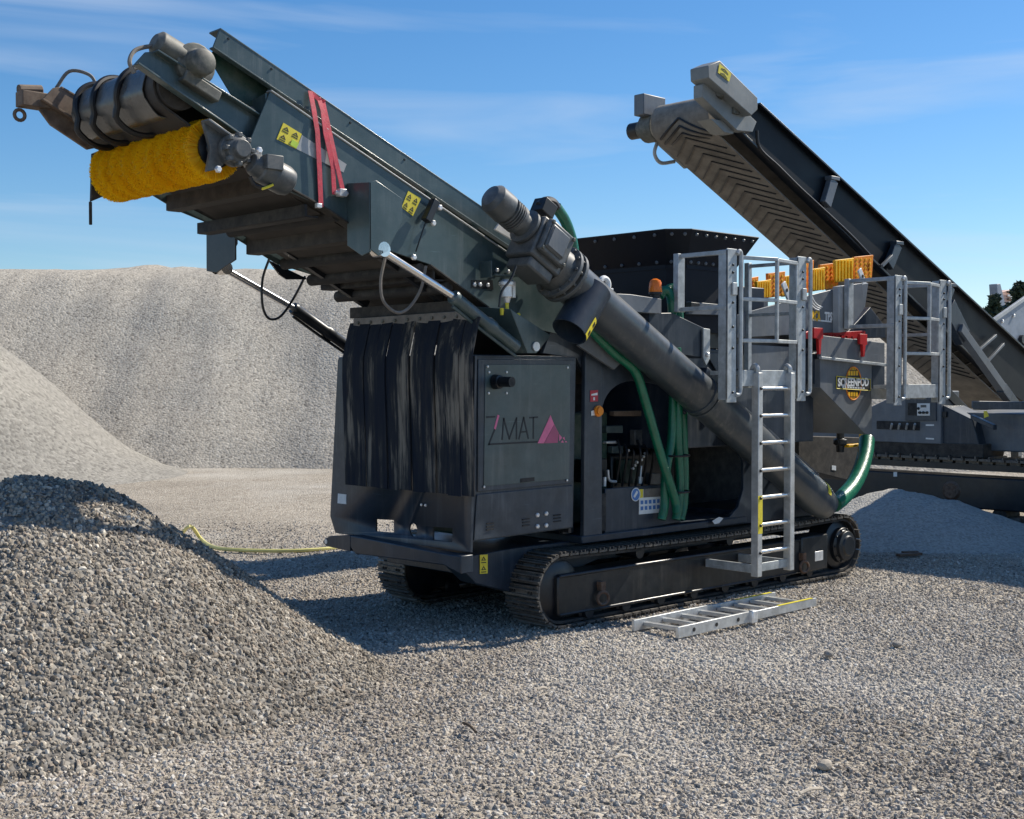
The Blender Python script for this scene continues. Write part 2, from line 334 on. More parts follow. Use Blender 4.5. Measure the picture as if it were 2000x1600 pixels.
    def torus(s, c, axis, R_, r, n=20, m=8):
        axis = V(axis).normalized(); u = axis.cross(V((0, 0, 1)))
        if u.length < .05: u = V((1, 0, 0))
        u.normalize(); v = axis.cross(u); c = V(c); vs = []; f = []
        for i in range(n):
            a = 2 * math.pi * i / n; d = u * math.cos(a) + v * math.sin(a)
            for j in range(m):
                b = 2 * math.pi * j / m; vs.append(c + d * (R_ + r * math.cos(b)) + axis * r * math.sin(b))
        for i in range(n):
            for j in range(m): f.append((i * m + j, ((i + 1) % n) * m + j, ((i + 1) % n) * m + (j + 1) % m, i * m + (j + 1) % m))
        return s._add(vs, f)
    def build(s, name, mt, parent=None, bevel=0., smooth=True, kind=None, label=None):
        bm = s.bm
        bmesh.ops.recalc_face_normals(bm, faces=bm.faces)
        vs = [v.co for v in bm.verts]
        lo = V([min(v[i] for v in vs) for i in range(3)]); hi = V([max(v[i] for v in vs) for i in range(3)])
        c = (lo + hi) / 2
        bmesh.ops.translate(bm, verts=bm.verts, vec=-c)
        me = bpy.data.meshes.new(name); bm.to_mesh(me); bm.free()
        for mm in (mt if isinstance(mt, (list, tuple)) else [mt]): me.materials.append(MATS[mm])
        if smooth:
            me.shade_smooth(); me.set_sharp_from_angle(angle=R(35))
        return place(name, me, c, parent, bevel, kind, label)
def place(name, me, c, parent=None, bevel=0., kind=None, label=None, rot=None):
    o = bpy.data.objects.new(name, me); COL.objects.link(o); c = V(c)
    o.location = c - (WORLD[parent.name] if parent else V((0, 0, 0))); WORLD[o.name] = c
    if parent: o.parent = parent
    if rot is not None: o.rotation_euler = rot
    if bevel:
        b = o.modifiers.new('bevel', 'BEVEL'); b.width = bevel; b.segments = 2; b.limit_method = 'ANGLE'; b.angle_limit = R(40)
    if kind: o['kind'] = kind
    if label: o['label'] = label
    return o
def thing(name, loc, label, cat, group=None):
    o = bpy.data.objects.new(name, None); COL.objects.link(o); o.location = loc; WORLD[o.name] = V(loc); o.empty_display_size = .2
    return tag(o, label, cat, group)
def tag(o, label=None, cat=None, group=None, kind=None):
    if label: o['label'] = label
    if cat: o['category'] = cat
    if group: o['group'] = group
    if kind: o['kind'] = kind
    return o
def PY(name, mt, parent, pts, y0, y1, bevel=.004, **k): return MB().py(pts, y0, y1).build(name, mt, parent, bevel, **k)
def PX(name, mt, parent, pts, x0, x1, bevel=.004, **k): return MB().px(pts, x0, x1).build(name, mt, parent, bevel, **k)
def strokes(name, mt, parent, lines, y, wpx, th=.002):   # lettering strokes standing on a plane Y=y
    m = MB()
    for ln in lines:
        for (a, b) in zip(ln[:-1], ln[1:]):
            p, q = side(*a, y), side(*b, y); wd = wpx * (p - CAM).length / FPX; e = (q - p).normalized() * wd * .45
            m.bar(p - e, q + e, wd, th, up=(0, 1, 0))
    return m.build(name, mt, parent)
def text(name, s, mt, parent, p, height, width, rotz=0., th=.0015, bold=0.):
    cu = bpy.data.curves.new(name, 'FONT'); cu.body = s; cu.size = 1; cu.extrude = .01; cu.offset = bold; cu.resolution_u = 3
    t = bpy.data.objects.new(name, cu); COL.objects.link(t); bpy.context.view_layer.update()
    me = bpy.data.meshes.new_from_object(t.evaluated_get(bpy.context.evaluated_depsgraph_get()))
    bpy.data.objects.remove(t)
    co = np.array([v.co for v in me.vertices]); lo, hi = co.min(0), co.max(0)
    for v in me.vertices:
        a = (v.co - V(lo)); a.x *= width / (hi[0] - lo[0]); a.y *= height / (hi[1] - lo[1]); a.z *= th / (hi[2] - lo[2])
        v.co = (a.x - width / 2, -a.z, a.y - height / 2)
    me.materials.clear(); me.materials.append(MATS[mt])
    return place(name, me, p, parent, rot=(0, 0, rotz))
def hazard(parent, quad, y, mt='stickeryellow', marks=2):    # a warning label with dark marks on it
    m = MB(); m.py(quad, y, y - .003); o = m.build('warning_label', mt, parent)
    a, b, c, d = [V(q) for q in quad]
    P = lambda u, v: tuple(a.lerp(b, u).lerp(d.lerp(c, u), v))
    k = MB()
    for i in range(marks):
        for j in range(2):
            u0, u1 = (i + .18) / marks, (i + .82) / marks; v0, v1 = (j + .18) / 2, (j + .62) / 2
            t = [P((u0 + u1) / 2, v0), P(u1, v1), P(u0, v1)]
            cx, cy = sum(q[0] for q in t) / 3, sum(q[1] for q in t) / 3
            inn = [(cx + (q[0] - cx) * .45, cy + (q[1] - cy) * .45) for q in t]
            for e in range(3):
                k.py([t[e], t[(e + 1) % 3], inn[(e + 1) % 3], inn[e]], y - .003, y - .0045)
            k.py([P(u0, v1 + .08), P(u1, v1 + .08), P(u1, v1 + .13), P(u0, v1 + .13)], y - .003, y - .0045)
    k.build('print', 'stickerblack', o)
    return o
def bolts(parent, pts, nrm=(0, -1, 0), r=.014, mt='zinc', name='bolt'):
    """each bolt that can be made out: a hex head"""
    me = None; nv = V(nrm).normalized()
    m = MB(); m.lathe(V((0, 0, 0)), nv * r * .9, [(0, r), (.7, r), (1, r * .7)], 6)
    me = bpy.data.meshes.new(name); bmesh.ops.recalc_face_normals(m.bm, faces=m.bm.faces); m.bm.to_mesh(me); m.bm.free(); me.materials.append(MATS[mt])
    for p in pts: place(name, me, p, parent)

# ------------------------------------------------------------------ ground, heaps
def hf(x, y, s=1., o=0.): return noise.fractal(V((x * s + o, y * s, o * .7)), .9, 2.1, 4)
def grid_mesh(name, X, Y, zf):
    nx, ny = len(X), len(Y)
    vs = [(x, y, zf(x, y)) for y in Y for x in X]
    fs = [(j * nx + i, j * nx + i + 1, (j + 1) * nx + i + 1, (j + 1) * nx + i) for j in range(ny - 1) for i in range(nx - 1)]
    me = bpy.data.meshes.new(name); me.from_pydata(vs, [], fs); me.shade_smooth(); return me
def ground_z(x, y):
    d = math.hypot(x - 0, y + 1)
    k = max(0, 1 - d / 26)
    return k * (.035 * hf(x, y, .9, 3.1) + .012 * hf(x, y, 4, 8.)) - .012
X = sorted(set([-600, -300, -150, -80, -50, -35] + list(np.arange(-26, 26.01, .22)) + [35, 50, 80, 150, 300, 600, 1000]))
gm = grid_mesh('ground', X, X, ground_z); gm.materials.append(MATS['groundgravel'])
g = bpy.data.objects.new('ground', gm); COL.objects.link(g); WORLD[g.name] = V((0, 0, 0)); g['kind'] = 'structure'

def heap(name, c, rad, hgt, mt, label, seed, rough=.05, res=.09, ex=1.0, ang=0., top=.18, kind=None, lift=0.):
    """a tipped cone of stones: straight flanks, rounded crest, uneven foot"""
    ca, sa = math.cos(ang), math.sin(ang)
    def z(x, y):
        u = (x * ca + y * sa) / ex; v = -x * sa + y * ca; a = math.atan2(v, u)
        r = math.hypot(u, v) / rad / (1 + .07 * math.sin(2 * a + seed) + .05 * math.sin(3 * a + 2 * seed))
        rr = math.sqrt(r * r + top * top) - top
        zz = hgt * (1 - rr / (math.sqrt(1 + top * top) - top))
        if zz < .10 * hgt: zz = .10 * hgt * (math.exp((zz / (.10 * hgt) - 1) * .9)) - .12 * hgt * max(0, r - .97)
        return zz + rough * hf(x + seed * 3, y, 1.1 / max(rad, 1) * 3, seed) * (1.15 - min(1, r)) * 2 - .03 * (r > 1) + lift
    m = rad * ex * 1.3
    xs = np.arange(-m, m + res, res)
    me = grid_mesh(name, xs, xs, lambda x, y: z(x, y))
    # drop what lies under the ground
    bm = bmesh.new(); bm.from_mesh(me)
    bmesh.ops.delete(bm, geom=[f for f in bm.faces if all(v.co.z < -.06 for v in f.verts)], context='FACES')
    bm.to_mesh(me); bm.free(); me.materials.append(MATS[mt]); me.shade_smooth()
    o = place(name, me, (c[0], c[1], 0)); tag(o, label, 'gravel heap')
    return o, z
hc = deep(75, 930, 7.86)
near_heap, nhz = heap('gravel_heap', hc, 1.92, hc.z + .0, 'heapgravel', 'coarse gravel heap in the left foreground below the conveyor head', 1.3, .035, .06, top=.22)
gc = deep(1762, 958, 15.5)
grey_heap, ghz = heap('gravel_heap', gc, 1.5, gc.z, 'fingrey', 'low fine grey gravel heap lying in shade behind the track', 4.1, .03, .07, ex=1.25, ang=R(-45), top=.2)

# the great bank behind, and the paler heap leaning on it from the left
def bank():
    a = flat(250, 917); b = flat(640, 917); d = (b - a).normalized(); nrm = V((-d.y, d.x, 0))
    if nrm.dot(CF) < 0: nrm = -nrm
    us = np.concatenate([np.arange(-26, 30, .35), np.arange(30, 60, 2)]); vs_ = np.concatenate([np.arange(-1.0, 9, .25), np.arange(9, 16, .7)])
    vs, fs = [], []
    for v in vs_:
        for u in us:
            crest = 5.05 - .075 * max(0, u) - .0022 * max(0, u) ** 2 + .12 * math.sin(u * .35) + .12 * hf(u, 0, .5, 2.)
            if u < -6: crest -= .03 * (-6 - u)
            foot = .5 * math.sin(u * .21 + 1) + .25 * hf(u, 3, .3, 5)
            t = (v - foot)
            zz = t * .735
            rnd = .45
            zz = crest - rnd * math.log(1 + math.exp(min(40, (crest - zz) / rnd))) if True else zz
            zz = max(zz, -.3) if t < 0 else zz
            zz += .10 * hf(u, v, .45, 9.) + .035 * hf(u * .8, v * .35, 2.2, 4.)
            if t > 10: zz -= (t - 10) * .05
            p = a + d * u + nrm * v
            vs.append((p.x, p.y, zz))
    nx = len(us)
    for j in range(len(vs_) - 1):
        for i in range(nx - 1): fs.append((j * nx + i, j * nx + i + 1, (j + 1) * nx + i + 1, (j + 1) * nx + i))
    me = bpy.data.meshes.new('gravel_bank'); me.from_pydata(vs, [], fs); me.shade_smooth(); me.materials.append(MATS['bankgravel'])
    o = bpy.data.objects.new('gravel_bank', me); COL.objects.link(o); WORLD[o.name] = V((0, 0, 0))
    tag(o, 'long high bank of grey gravel filling the background on the left', 'gravel bank')
bank()
pc = deep(-440, 740, 25.0)
pale, plz = heap('gravel_heap', pc, 6.6, 5.6, 'palegravel', 'pale gravel heap at the left edge leaning against the high bank', 2.2, .10, .3, top=.12)

# ------------------------------------------------------------------ loose stones (countless: geometry-node scatter)
def stone_set(tagname, mt, n=6):
    c = bpy.data.collections.new(tagname)
    for i in range(n):
        bm = bmesh.new(); bmesh.ops.create_icosphere(bm, subdivisions=1, radius=.5)
        rr = random.Random(50 + i)
        sc = V((rr.uniform(.8, 1.25), rr.uniform(.65, 1.0), rr.uniform(.5, .8)))
        for v in bm.verts:
            v.co *= rr.uniform(.78, 1.15); v.co = V((v.co.x * sc.x, v.co.y * sc.y, v.co.z * sc.z))
        me = bpy.data.meshes.new('stone'); bm.to_mesh(me); bm.free(); me.materials.append(MATS[mt])
        o = bpy.data.objects.new('stone', me); c.objects.link(o)
    return c
def scatter_group(name, col, dens, smin, smax, seed, pw=2.2):
    gname = name; t = bpy.data.node_groups.new(gname, 'GeometryNodeTree')
    t.interface.new_socket('Geometry', in_out='INPUT', socket_type='NodeSocketGeometry'); t.interface.new_socket('Geometry', in_out='OUTPUT', socket_type='NodeSocketGeometry')
    N = t.nodes.new; L = t.links.new
    gi = N('NodeGroupInput'); go = N('NodeGroupOutput')
    d = N('GeometryNodeDistributePointsOnFaces'); d.inputs['Seed'].default_value = seed
    at = N('GeometryNodeInputNamedAttribute'); at.data_type = 'FLOAT'; at.inputs['Name'].default_value = 'dens'
    mu = N('ShaderNodeMath'); mu.operation = 'MULTIPLY'; mu.inputs[1].default_value = dens
    L(at.outputs['Attribute'], mu.inputs[0]); L(mu.outputs[0], d.inputs['Density']); L(gi.outputs[0], d.inputs['Mesh'])
    ci = N('GeometryNodeCollectionInfo'); ci.inputs['Collection'].default_value = col; ci.inputs['Separate Children'].default_value = True; ci.inputs['Reset Children'].default_value = True
    ip = N('GeometryNodeInstanceOnPoints'); ip.inputs['Pick Instance'].default_value = True
    rv = N('FunctionNodeRandomValue'); rv.data_type = 'FLOAT_VECTOR'; rv.inputs[1].default_value = (6.28, 6.28, 6.28); rv.inputs['Seed'].default_value = seed
    rs = N('FunctionNodeRandomValue'); rs.data_type = 'FLOAT'; rs.inputs['Seed'].default_value = seed + 5
    p = N('ShaderNodeMath'); p.operation = 'POWER'; p.inputs[1].default_value = pw
    mr = N('ShaderNodeMapRange'); mr.inputs['To Min'].default_value = smin; mr.inputs['To Max'].default_value = smax
    L(rs.outputs[1], p.inputs[0]); L(p.outputs[0], mr.inputs['Value'])
    L(d.outputs['Points'], ip.inputs['Points']); L(ci.outputs[0], ip.inputs['Instance']); L(rv.outputs[0], ip.inputs['Rotation']); L(mr.outputs[0], ip.inputs['Scale'])
    L(ip.outputs[0], go.inputs[0])
    return t
def with_density(me, f):
    a = me.attributes.new('dens', 'FLOAT', 'POINT'); a.data.foreach_set('value', [f(v.co) for v in me.vertices])
xs = [x for x in X if -7 < x < 14]; ys = [x for x in X if -7.5 < x < 9]
em = grid_mesh('gravel', xs, ys, ground_z)
def gd(co):
    v = co - CAM; dp = v.dot(CF)
    if dp < 2.5: return 0
    px = 1000 + FPX * v.dot(CR) / dp
    if px < -450 or px > 2450 or dp > 17: return 0
    if .5 < co.x < 4 and .4 < co.y < 1.6: return .1
    if math.hypot(co.x - hc.x, co.y - hc.y) < 1.3: return 0
    return 1.0 if dp < 9 else max(.12, 1 - (dp - 9) / 8)
with_density(em, gd)
go_ = bpy.data.objects.new('gravel', em); COL.objects.link(go_)
md = go_.modifiers.new('scatter', 'NODES'); md.node_group = scatter_group('ground_stones', stone_set('stone_kinds', 'stoneground'), 4600, .009, .042, 3, 3.6)
tag(go_, 'loose mixed gravel stones strewn over the whole yard', 'gravel', kind='stuff')
hm = near_heap.data.copy()
with_density(hm, lambda co: 1.0 if co.z > -.03 else 0)
ho = place('stones', hm, (hc.x, hc.y, 0), near_heap); ho['kind'] = 'stuff'
md = ho.modifiers.new('scatter', 'NODES'); md.node_group = scatter_group('heap_stones', stone_set('heap_stone_kinds', 'stoneheap'), 2600, .014, .046, 11, 2.2)

# ================================================================== the washing plant
PL = thing('washing_plant', (1.9, .95, 0), 'large dark grey tracked washing plant with raised conveyor and hopper', 'machine')

# ---- crawler tracks
RT, ZT, X0T, X1T = .285, .29, .262, 4.14
def track_path(s):
    """point and angle along the chain, s in metres"""
    ln = X1T - X0T; arc = math.pi * RT; s %= 2 * (ln + arc)
    if s < ln: return X1T - s, ZT - RT, math.pi                      # bottom run, going forward
    s -= ln
    if s < arc: a = -math.pi / 2 - s / RT; return X0T + RT * math.cos(a), ZT + RT * math.sin(a), a - math.pi / 2
    s -= arc
    if s < ln: return X0T + s, ZT + RT - .012 * math.sin(math.pi * s / ln) * 2, 0
    s -= ln; a = math.pi / 2 - s / RT; return X1T + RT * math.cos(a), ZT + RT * math.sin(a), a - math.pi / 2
def shoe_mesh():
    m = MB(); W = .36
    m.box((0, 0, -.012), (.092, W, .016))
    for dx in (-.030, .012): m.box((dx, 0, .004), (.011, W, .020))
    m.box((.040, 0, -.002), (.012, W * .98, .010))
    m.box((0, 0, -.04), (.085, .10, .04))
    n0 = len(m.bm.faces)
    for dy in (-.105, -.075, .075, .105):
        m.lathe(V((-.009, dy, -.004)), V((-.009, dy, .0045)), [(0, .011), (1, .010)], 6)
    for dy in (-.13, .13): m.box((.028, dy, -.0035), (.012, .022, .002))
    bmesh.ops.recalc_face_normals(m.bm, faces=m.bm.faces)
    me = bpy.data.meshes.new('track_shoe')
    m.bm.faces.ensure_lookup_table()
    for f in m.bm.faces[n0:]: f.material_index = 1
    m.bm.to_mesh(me); m.bm.free(); me.materials.append(MATS['shoe']); me.materials.append(MATS['matblack']); return me
SHOE = shoe_mesh()
def undercarriage(ya, near):
    """ya: outer edge; the track spans .36 m inwards"""
    sg = 1 if near else -1; yc = ya + sg * .18
    f = MB(); f.span((.20, ya + sg * .012, .105), (3.80, ya + sg * .30, .40)); f.span((.22, ya + sg * .004, .385), (3.42, ya + sg * .05, .415)); f.span((.22, ya + sg * .004, .095), (3.42, ya + sg * .05, .120))
    f.span((3.40, ya - sg * .01, .10), (3.83, ya + sg * .2, .43))
    fr = f.build('track_frame', 'trackframe', PL, .016)
    for i in range(88):
        L_ = 2 * (X1T - X0T + math.pi * RT)
        x, z, a = track_path(i * L_ / 88)
        o = place('track_shoe', SHOE, (x, yc, z), fr, rot=(0, -a, 0))
    pts = [track_path(k * L_ / 120) for k in range(121)]; MB().ribbon([V((p[0] + .04 * math.sin(p[2]), yc, p[1] - .04 * math.cos(p[2]))) for p in pts], .30, (0, 1, 0), .02).build('track_chain', 'matblack', fr)
    for x, r, nm in ((X0T, .235, 'idler_wheel'), (X1T, .235, 'sprocket')):
        m = MB(); c = V((x, yc, ZT))
        m.lathe(c + V((0, -.13, 0)), c + V((0, .13, 0)), [(0, r * .55), (.05, r * .8), (.12, r), (.88, r), (.95, r * .8), (1, r * .55)], 28)
        if nm == 'sprocket':
            m.lathe(c + V((0, 0, 0)), c + V((0, -sg * .235, 0)), [(0, .17), (.70, .17), (.74, .145), (.90, .14), (.93, .10), (1, .09)], 26)
            for k in range(10):
                a = k * math.tau / 10; m.cyl(c + V((.155 * math.cos(a), -sg * .16, .155 * math.sin(a))), c + V((.155 * math.cos(a), -sg * .18, .155 * math.sin(a))), .012, 6)
        m.build(nm, 'black', fr, .004)
    for k in range(8):
        x = .55 + k * .43; m = MB(); c = V((x, yc, .095)); m.lathe(c + V((0, -.17, 0)), c + V((0, .17, 0)), [(0, .05), (.1, .055), (.14, .078), (.3, .078), (.34, .06), (.66, .06), (.7, .078), (.86, .078), (.9, .055), (1, .05)], 14).build('roller', 'black', fr)
    for x in (1.2, 2.4, 3.3): MB().cyl((x, yc - .12, .49), (x, yc + .12, .49), .05, 12).build('carrier_roller', 'black', fr)
    if near:
        for (qx, qy) in ((1178, 1160), (1571, 1100)):
            c = side(qx, qy, -.03); m = MB(); m.torus(c + V((0, 0, -.035)), (.25, 1, 0), .050, .013); m.box(c + V((0, .02, .06)), (.05, .05, .07)); m.build('lifting_ring', 'rust', fr)
        PY('inspection_plate', 'zinc', fr, [(1592, 1078), (1608, 1075), (1608, 1094), (1592, 1097)], -.012, .0)
    return fr
undercarriage(0., True); undercarriage(1.95, False)

# ---- chassis
m = MB(); m.span((-.25, .42, .40), (4.25, 1.53, .60)); m.span((.62, .16, .60), (2.78, 1.75, .66)); m.span((2.78, .25, .60), (4.2, 1.7, .70))
ch = m.build('chassis', 'bluegrey', PL, .008)
PY('chassis_cheek', 'bluegrey', PL, [(905, 1088), (1010, 1070), (1170, 1050), (1175, 1090), (1010, 1160), (930, 1140), (900, 1110)], .30, .48, .006)
hazard(PL, [(937, 1084), (952, 1083), (952, 1120), (937, 1121)], .295, marks=1)
m = MB(); m.px([(684, 1046), (880, 1084), (900, 1086), (900, 1122), (866, 1104), (694, 1082), (684, 1068)], -.70, -.58)
m.build('bumper', 'bluegrey', PL, .008)
m = MB(); m.px([(684, 1045), (645, 1047), (634, 1053), (630, 1059), (637, 1067), (684, 1077)], -.66, -.62); tl = m.build('towing_lug', 'bluegrey', PL, .004)
c = front(637, 1058, -.66); MB().lathe(c + V((-.004, 0, 0)), c + V((.045, 0, 0)), [(0, .020), (1, .020)], 12).build('bush', 'zinc', tl)

# ---- power pack cabinet
XF, YS = -.60, .12
def holed_front():
    m = MB(); m.px([(660, 702), (928, 695), (919, 1079), (655, 1041), (645, 1008)], XF, XF + .02)
    o = m.build('cabinet_front', 'anthracite', PL)
    return o
cf = holed_front()
def cut(o, cutter):
    md = o.modifiers.new('cut', 'BOOLEAN'); md.object = cutter; md.operation = 'DIFFERENCE'; md.solver = 'EXACT'
    bpy.context.view_layer.update(); dg = bpy.context.evaluated_depsgraph_get()
    me = bpy.data.meshes.new_from_object(o.evaluated_get(dg)); o.modifiers.clear(); o.data = me
    bpy.data.objects.remove(cutter)
m = MB()
m.px([(713, 1016), (749, 1018), (749, 1043), (713, 1040)], XF - .1, XF + .2)
m.px([(824, 1031), (863, 1034), (863, 1062), (824, 1057)], XF - .1, XF + .2)
a = front(786, 1037, XF - .1); m.lathe(a, a + V((.3, 0, 0)), [(0, .052), (1, .052)], 16)
cut(cf, m.build('cutter', 'black'))
m = MB(); m.py([(927, 697), (1125, 699), (1119, 1031), (925, 1058), (919, 1079)], YS, YS + .025); cs = m.build('cabinet_side', 'anthracite', PL, .004)
p1 = side(1125, 699, YS); pl = front(660, 702, XF)
m = MB(); m.span((XF + .002, YS + .002, p1.z - .012), (p1.x, pl.y, p1.z + .012)); m.build('cabinet_roof', 'anthracite', PL, .01)
m = MB(); m.span((XF + .02, pl.y - .03, 1.02), (p1.x, pl.y, p1.z - .014)); m.build('cabinet_side', 'anthracite', PL, .004)
m = MB(); m.span((p1.x - .03, YS + .05, .7), (p1.x - .002, pl.y - .05, p1.z - .014)); m.build('cabinet_back', 'black', PL)
m = MB(); m.span((-.35, .45, .72), (.2, 1.0, 1.5)); m.build('engine_block', 'engine', PL, .02)
door = PY('door', 'anthracite', PL, [(934, 701), (1122, 703), (1118, 944), (933, 961)], YS - .012, YS - .001, .005)
PY('door_skin', 'greenish', door, [(948, 712), (1114, 712), (1112, 936), (945, 950)], YS - .017, YS - .012, .003)
PY('lower_panel', 'anthracite', cs, [(932, 966), (1118, 948), (1117, 1030), (926, 1056)], YS - .012, YS - .001, .004)
PY('latch_slot', 'matblack', door, [(1016, 935), (1044, 932), (1044, 940), (1016, 943)], YS - .019, YS - .0175, 0)
for (qx, qy, dy) in ((958, 1029, -2), (1028, 1021, -2.), (1089, 1013, -2)):
    for k in range(3):
        PY('louvre', 'matblack', cs, [(qx - 7, qy - 8 + k * 6 + 1), (qx + 7, qy - 8 + k * 6 - 1), (qx + 7, qy - 5.5 + k * 6 - 1), (qx - 7, qy - 5.5 + k * 6 + 1)], YS - .019, YS - .0125, 0)
bolts(cs, [side(qx, qy, YS - .012) for qx, qy in ((1049, 1006), (1066, 1003), (1049, 1028), (1066, 1026))], r=.018)
bolts(door, [side(qx, qy, YS - .017) for qx, qy in ((952, 716), (1108, 718), (955, 727), (989, 727), (954, 768), (989, 768), (945, 951), (1107, 938))], r=.010)
a = side(967, 746, YS - .017); m = MB(); m.lathe(a, a + V((.02, -.16, .0)), [(0, .055), (.3, .05), (.32, .038), (1, .038)], 16); ep = m.build('exhaust_stub', 'black', door)
a2 = a + V((.02, -.16, 0)); MB().lathe(a2 + V((0, .002, 0)), a2 + V((.0003, -.003, 0)), [(0, .030), (1, .030)], 16).build('bore', 'matblack', ep)
# company mark on the door
LY = YS - .0185
strokes('logo_letter', 'logodark', door, [[(951, 815), (966, 814)], [(966, 840), (955, 868), (1049, 863)]], LY, 3.4)
strokes('logo_letter', 'pink', door, [[(973, 813), (967, 836)]], LY, 5)
strokes('logo_letter', 'logodark', door, [[(981, 858), (984, 818), (995, 857), (1009, 817), (1009, 857)]], LY, 3.2)
strokes('logo_letter', 'logodark', door, [[(1014, 857), (1023, 816), (1032, 856)], [(1017, 844), (1029, 843)]], LY, 3.2)
strokes('logo_letter', 'logodark', door, [[(1035, 816), (1050, 815)], [(1042, 816), (1042, 856)]], LY, 3.2)
PY('logo_triangle', 'pink', door, [(1050, 866), (1075, 811), (1082, 829), (1062, 866)], LY, LY - .0015, 0)
PY('logo_triangle', 'pinkdark', door, [(1063, 866), (1082.5, 829), (1091, 846), (1089, 865)], LY, LY - .0015, 0)
for q in ([(1092, 848), (1098, 855), (1092, 862)], [(1099, 856), (1102, 853), (1103, 860)], [(1095, 864), (1099, 860), (1101, 865)], [(1103, 864), (1105, 861), (1108, 864)]):
    PY('logo_chip', 'pink', door, q, LY, LY - .0015, 0)
PX('notice', 'stickerwhite', cf, [(660, 964), (676, 966), (676, 985), (659, 983)], XF - .003, XF, 0)
bolts(cf, [front(824, 986, XF), front(832, 987, XF)], nrm=(-1, 0, 0), r=.012)

# ---- rubber curtain hanging before the cabinet
bz0, bz1 = front(694, 624, -.66), front(915, 610, -.66)
m = MB(); m.bar(front(686, 612, -.62), front(905, 598, -.62), .03, .085); m.build('curtain_rail', 'grime', PL, .004)
m = MB(); m.bar(front(692, 632, -.66), front(915, 617, -.66), .02, .075); m.build('clamp_bar', 'belt', PL, .004)
bolts(PL, [front(700 + 24 * k, 631 - 1.6 * k, -.672) for k in range(9)], nrm=(-1, 0, 0), r=.014, mt='casting')
yl, yr = front(684, 640, -.66).y, front(938, 640, -.66).y
n = 11; wd = (yl - yr) / n
for i in range(n):
    y = yr + wd * (i + .5); rr = random.Random(i * 7)
    bow = .70; j = (i % 2) * .012 + rr.uniform(0, .006)
    zb = 1.07 + rr.uniform(-.006, .006)
    pts = [(-.655 - j * .3, y, 2.335), (-.675 - j * .5, y, 2.28), (-.70 - j * .8, y, 2.17), (-.725 - j, y + .0, 2.06), (-.728 - j, y, 1.9), (-.715 - j, y, 1.6), (-.705 - j, y, 1.3), (-.70 - j, y, zb)]
    tw = rr.uniform(-.010, .004)
    pts = [(p[0] + tw * k / 7, p[1], p[2]) for k, p in enumerate(pts)]
    MB().ribbon(pts, wd * (.97 if i % 2 else .92), (rr.uniform(-.05, .05), 1, 0), .012).build('rubber_strip', 'rubberstrip', PL)

# ---- side frame with the arched opening
m = MB(); m.py([(1143, 700), (1150, 680), (1176, 690), (1176, 1049), (1140, 1052)], .17, .21); col = m.build('side_column', 'anthracite', PL, .004)
m = MB(); m.span((p1.x + .0, .26, .68), (p1.x + .12, .3, 2.1)); m.build('gap_plate', 'black', PL)
arc = [(1176, 806)] + [(1176 + 60 * (1 - math.cos(t)), 806 - 62 * math.sin(t)) for t in [k * math.pi / 16 for k in range(1, 9)]]
m = MB(); m.py([(1176, 690), (1250, 690), (1330, 742), (1330, 760), (1270, 748)] + arc[::-1], .175, .205); m.build('arch_plate', 'anthracite', PL, .003)
arc2 = [(1395 + 55 * math.sin(t), 1012 - 0 - 60 * (1 - math.cos(t)) * 0 - 55 * (1 - math.cos(t))) for t in [k * math.pi / 16 for k in range(0, 9)]]
m = MB(); m.py([(1395, 1014), (1425, 1010), (1442, 990), (1452, 955), (1452, 900), (1440, 880), (1405, 850), (1540, 850), (1600, 1005), (1400, 1030)], .18, .21); m.build('side_panel', 'bluegrey', PL, .004)
# inside the opening
m = MB(); m.span((.5, 1.0, .66), (4.3, 1.03, 1.52)); m.span((.5, 1.0, 1.52), (2.9, 1.03, 2.2)); m.build('inner_wall', 'matblack', PL)
m = MB(); m.span((.85, .55, .70), (1.35, .95, 1.62)); m.build('hydraulic_tank', 'engine', PL, .02)
m = MB(); m.span((1.45, .6, .70), (2.3, .98, 1.25)); m.build('pump_housing', 'black', PL, .02)
low = PY('service_door', 'bluegrey', PL, [(1182, 955), (1330, 944), (1330, 1020), (1182, 1046)], .20, .225, .005)
PY('hinge', 'matblack', low, [(1175, 965), (1184, 963), (1184, 1036), (1175, 1038)], .19, .199, .002)
ic = side(1241, 966, .197)
MB().lathe(ic, ic + V((0, -.003, 0)), [(0, .055), (1, .055)], 20).build('mandatory_sign', 'stickerblue', low)
MB().torus(ic + V((0, -.004, 0)), (0, 1, 0), .053, .004, 20, 6).build('sign_rim', 'stickerwhite', low)
MB().bar(ic + V((-.02, -.0045, -.02)), ic + V((.02, -.0045, .025)), .022, .002, up=(0, 1, 0)).build('sign_symbol', 'stickerwhite', low)
lb = PY('notice_board', 'stickerwhite', low, [(1249, 956), (1292, 953), (1292, 1001), (1248, 1005)], .197, .199, 0)
PY('band', 'stickeryellow', lb, [(1249, 956), (1256, 955.5), (1256, 972), (1249, 973)], .1945, .196, 0)
PY('band', 'belt', lb, [(1257, 955.5), (1291, 953), (1291, 970), (1257, 972)], .195, .1965, 0)
for r_ in range(2):
    for k in range(5):
        qx = 1251.5 + k * 8; qy = 978 + r_ * 11.5 - k * .7
        PY('pictogram', 'stickerblue', lb, [(qx, qy), (qx + 5, qy - .4), (qx + 5, qy + 7), (qx, qy + 7.4)], .1945, .1965, 0)
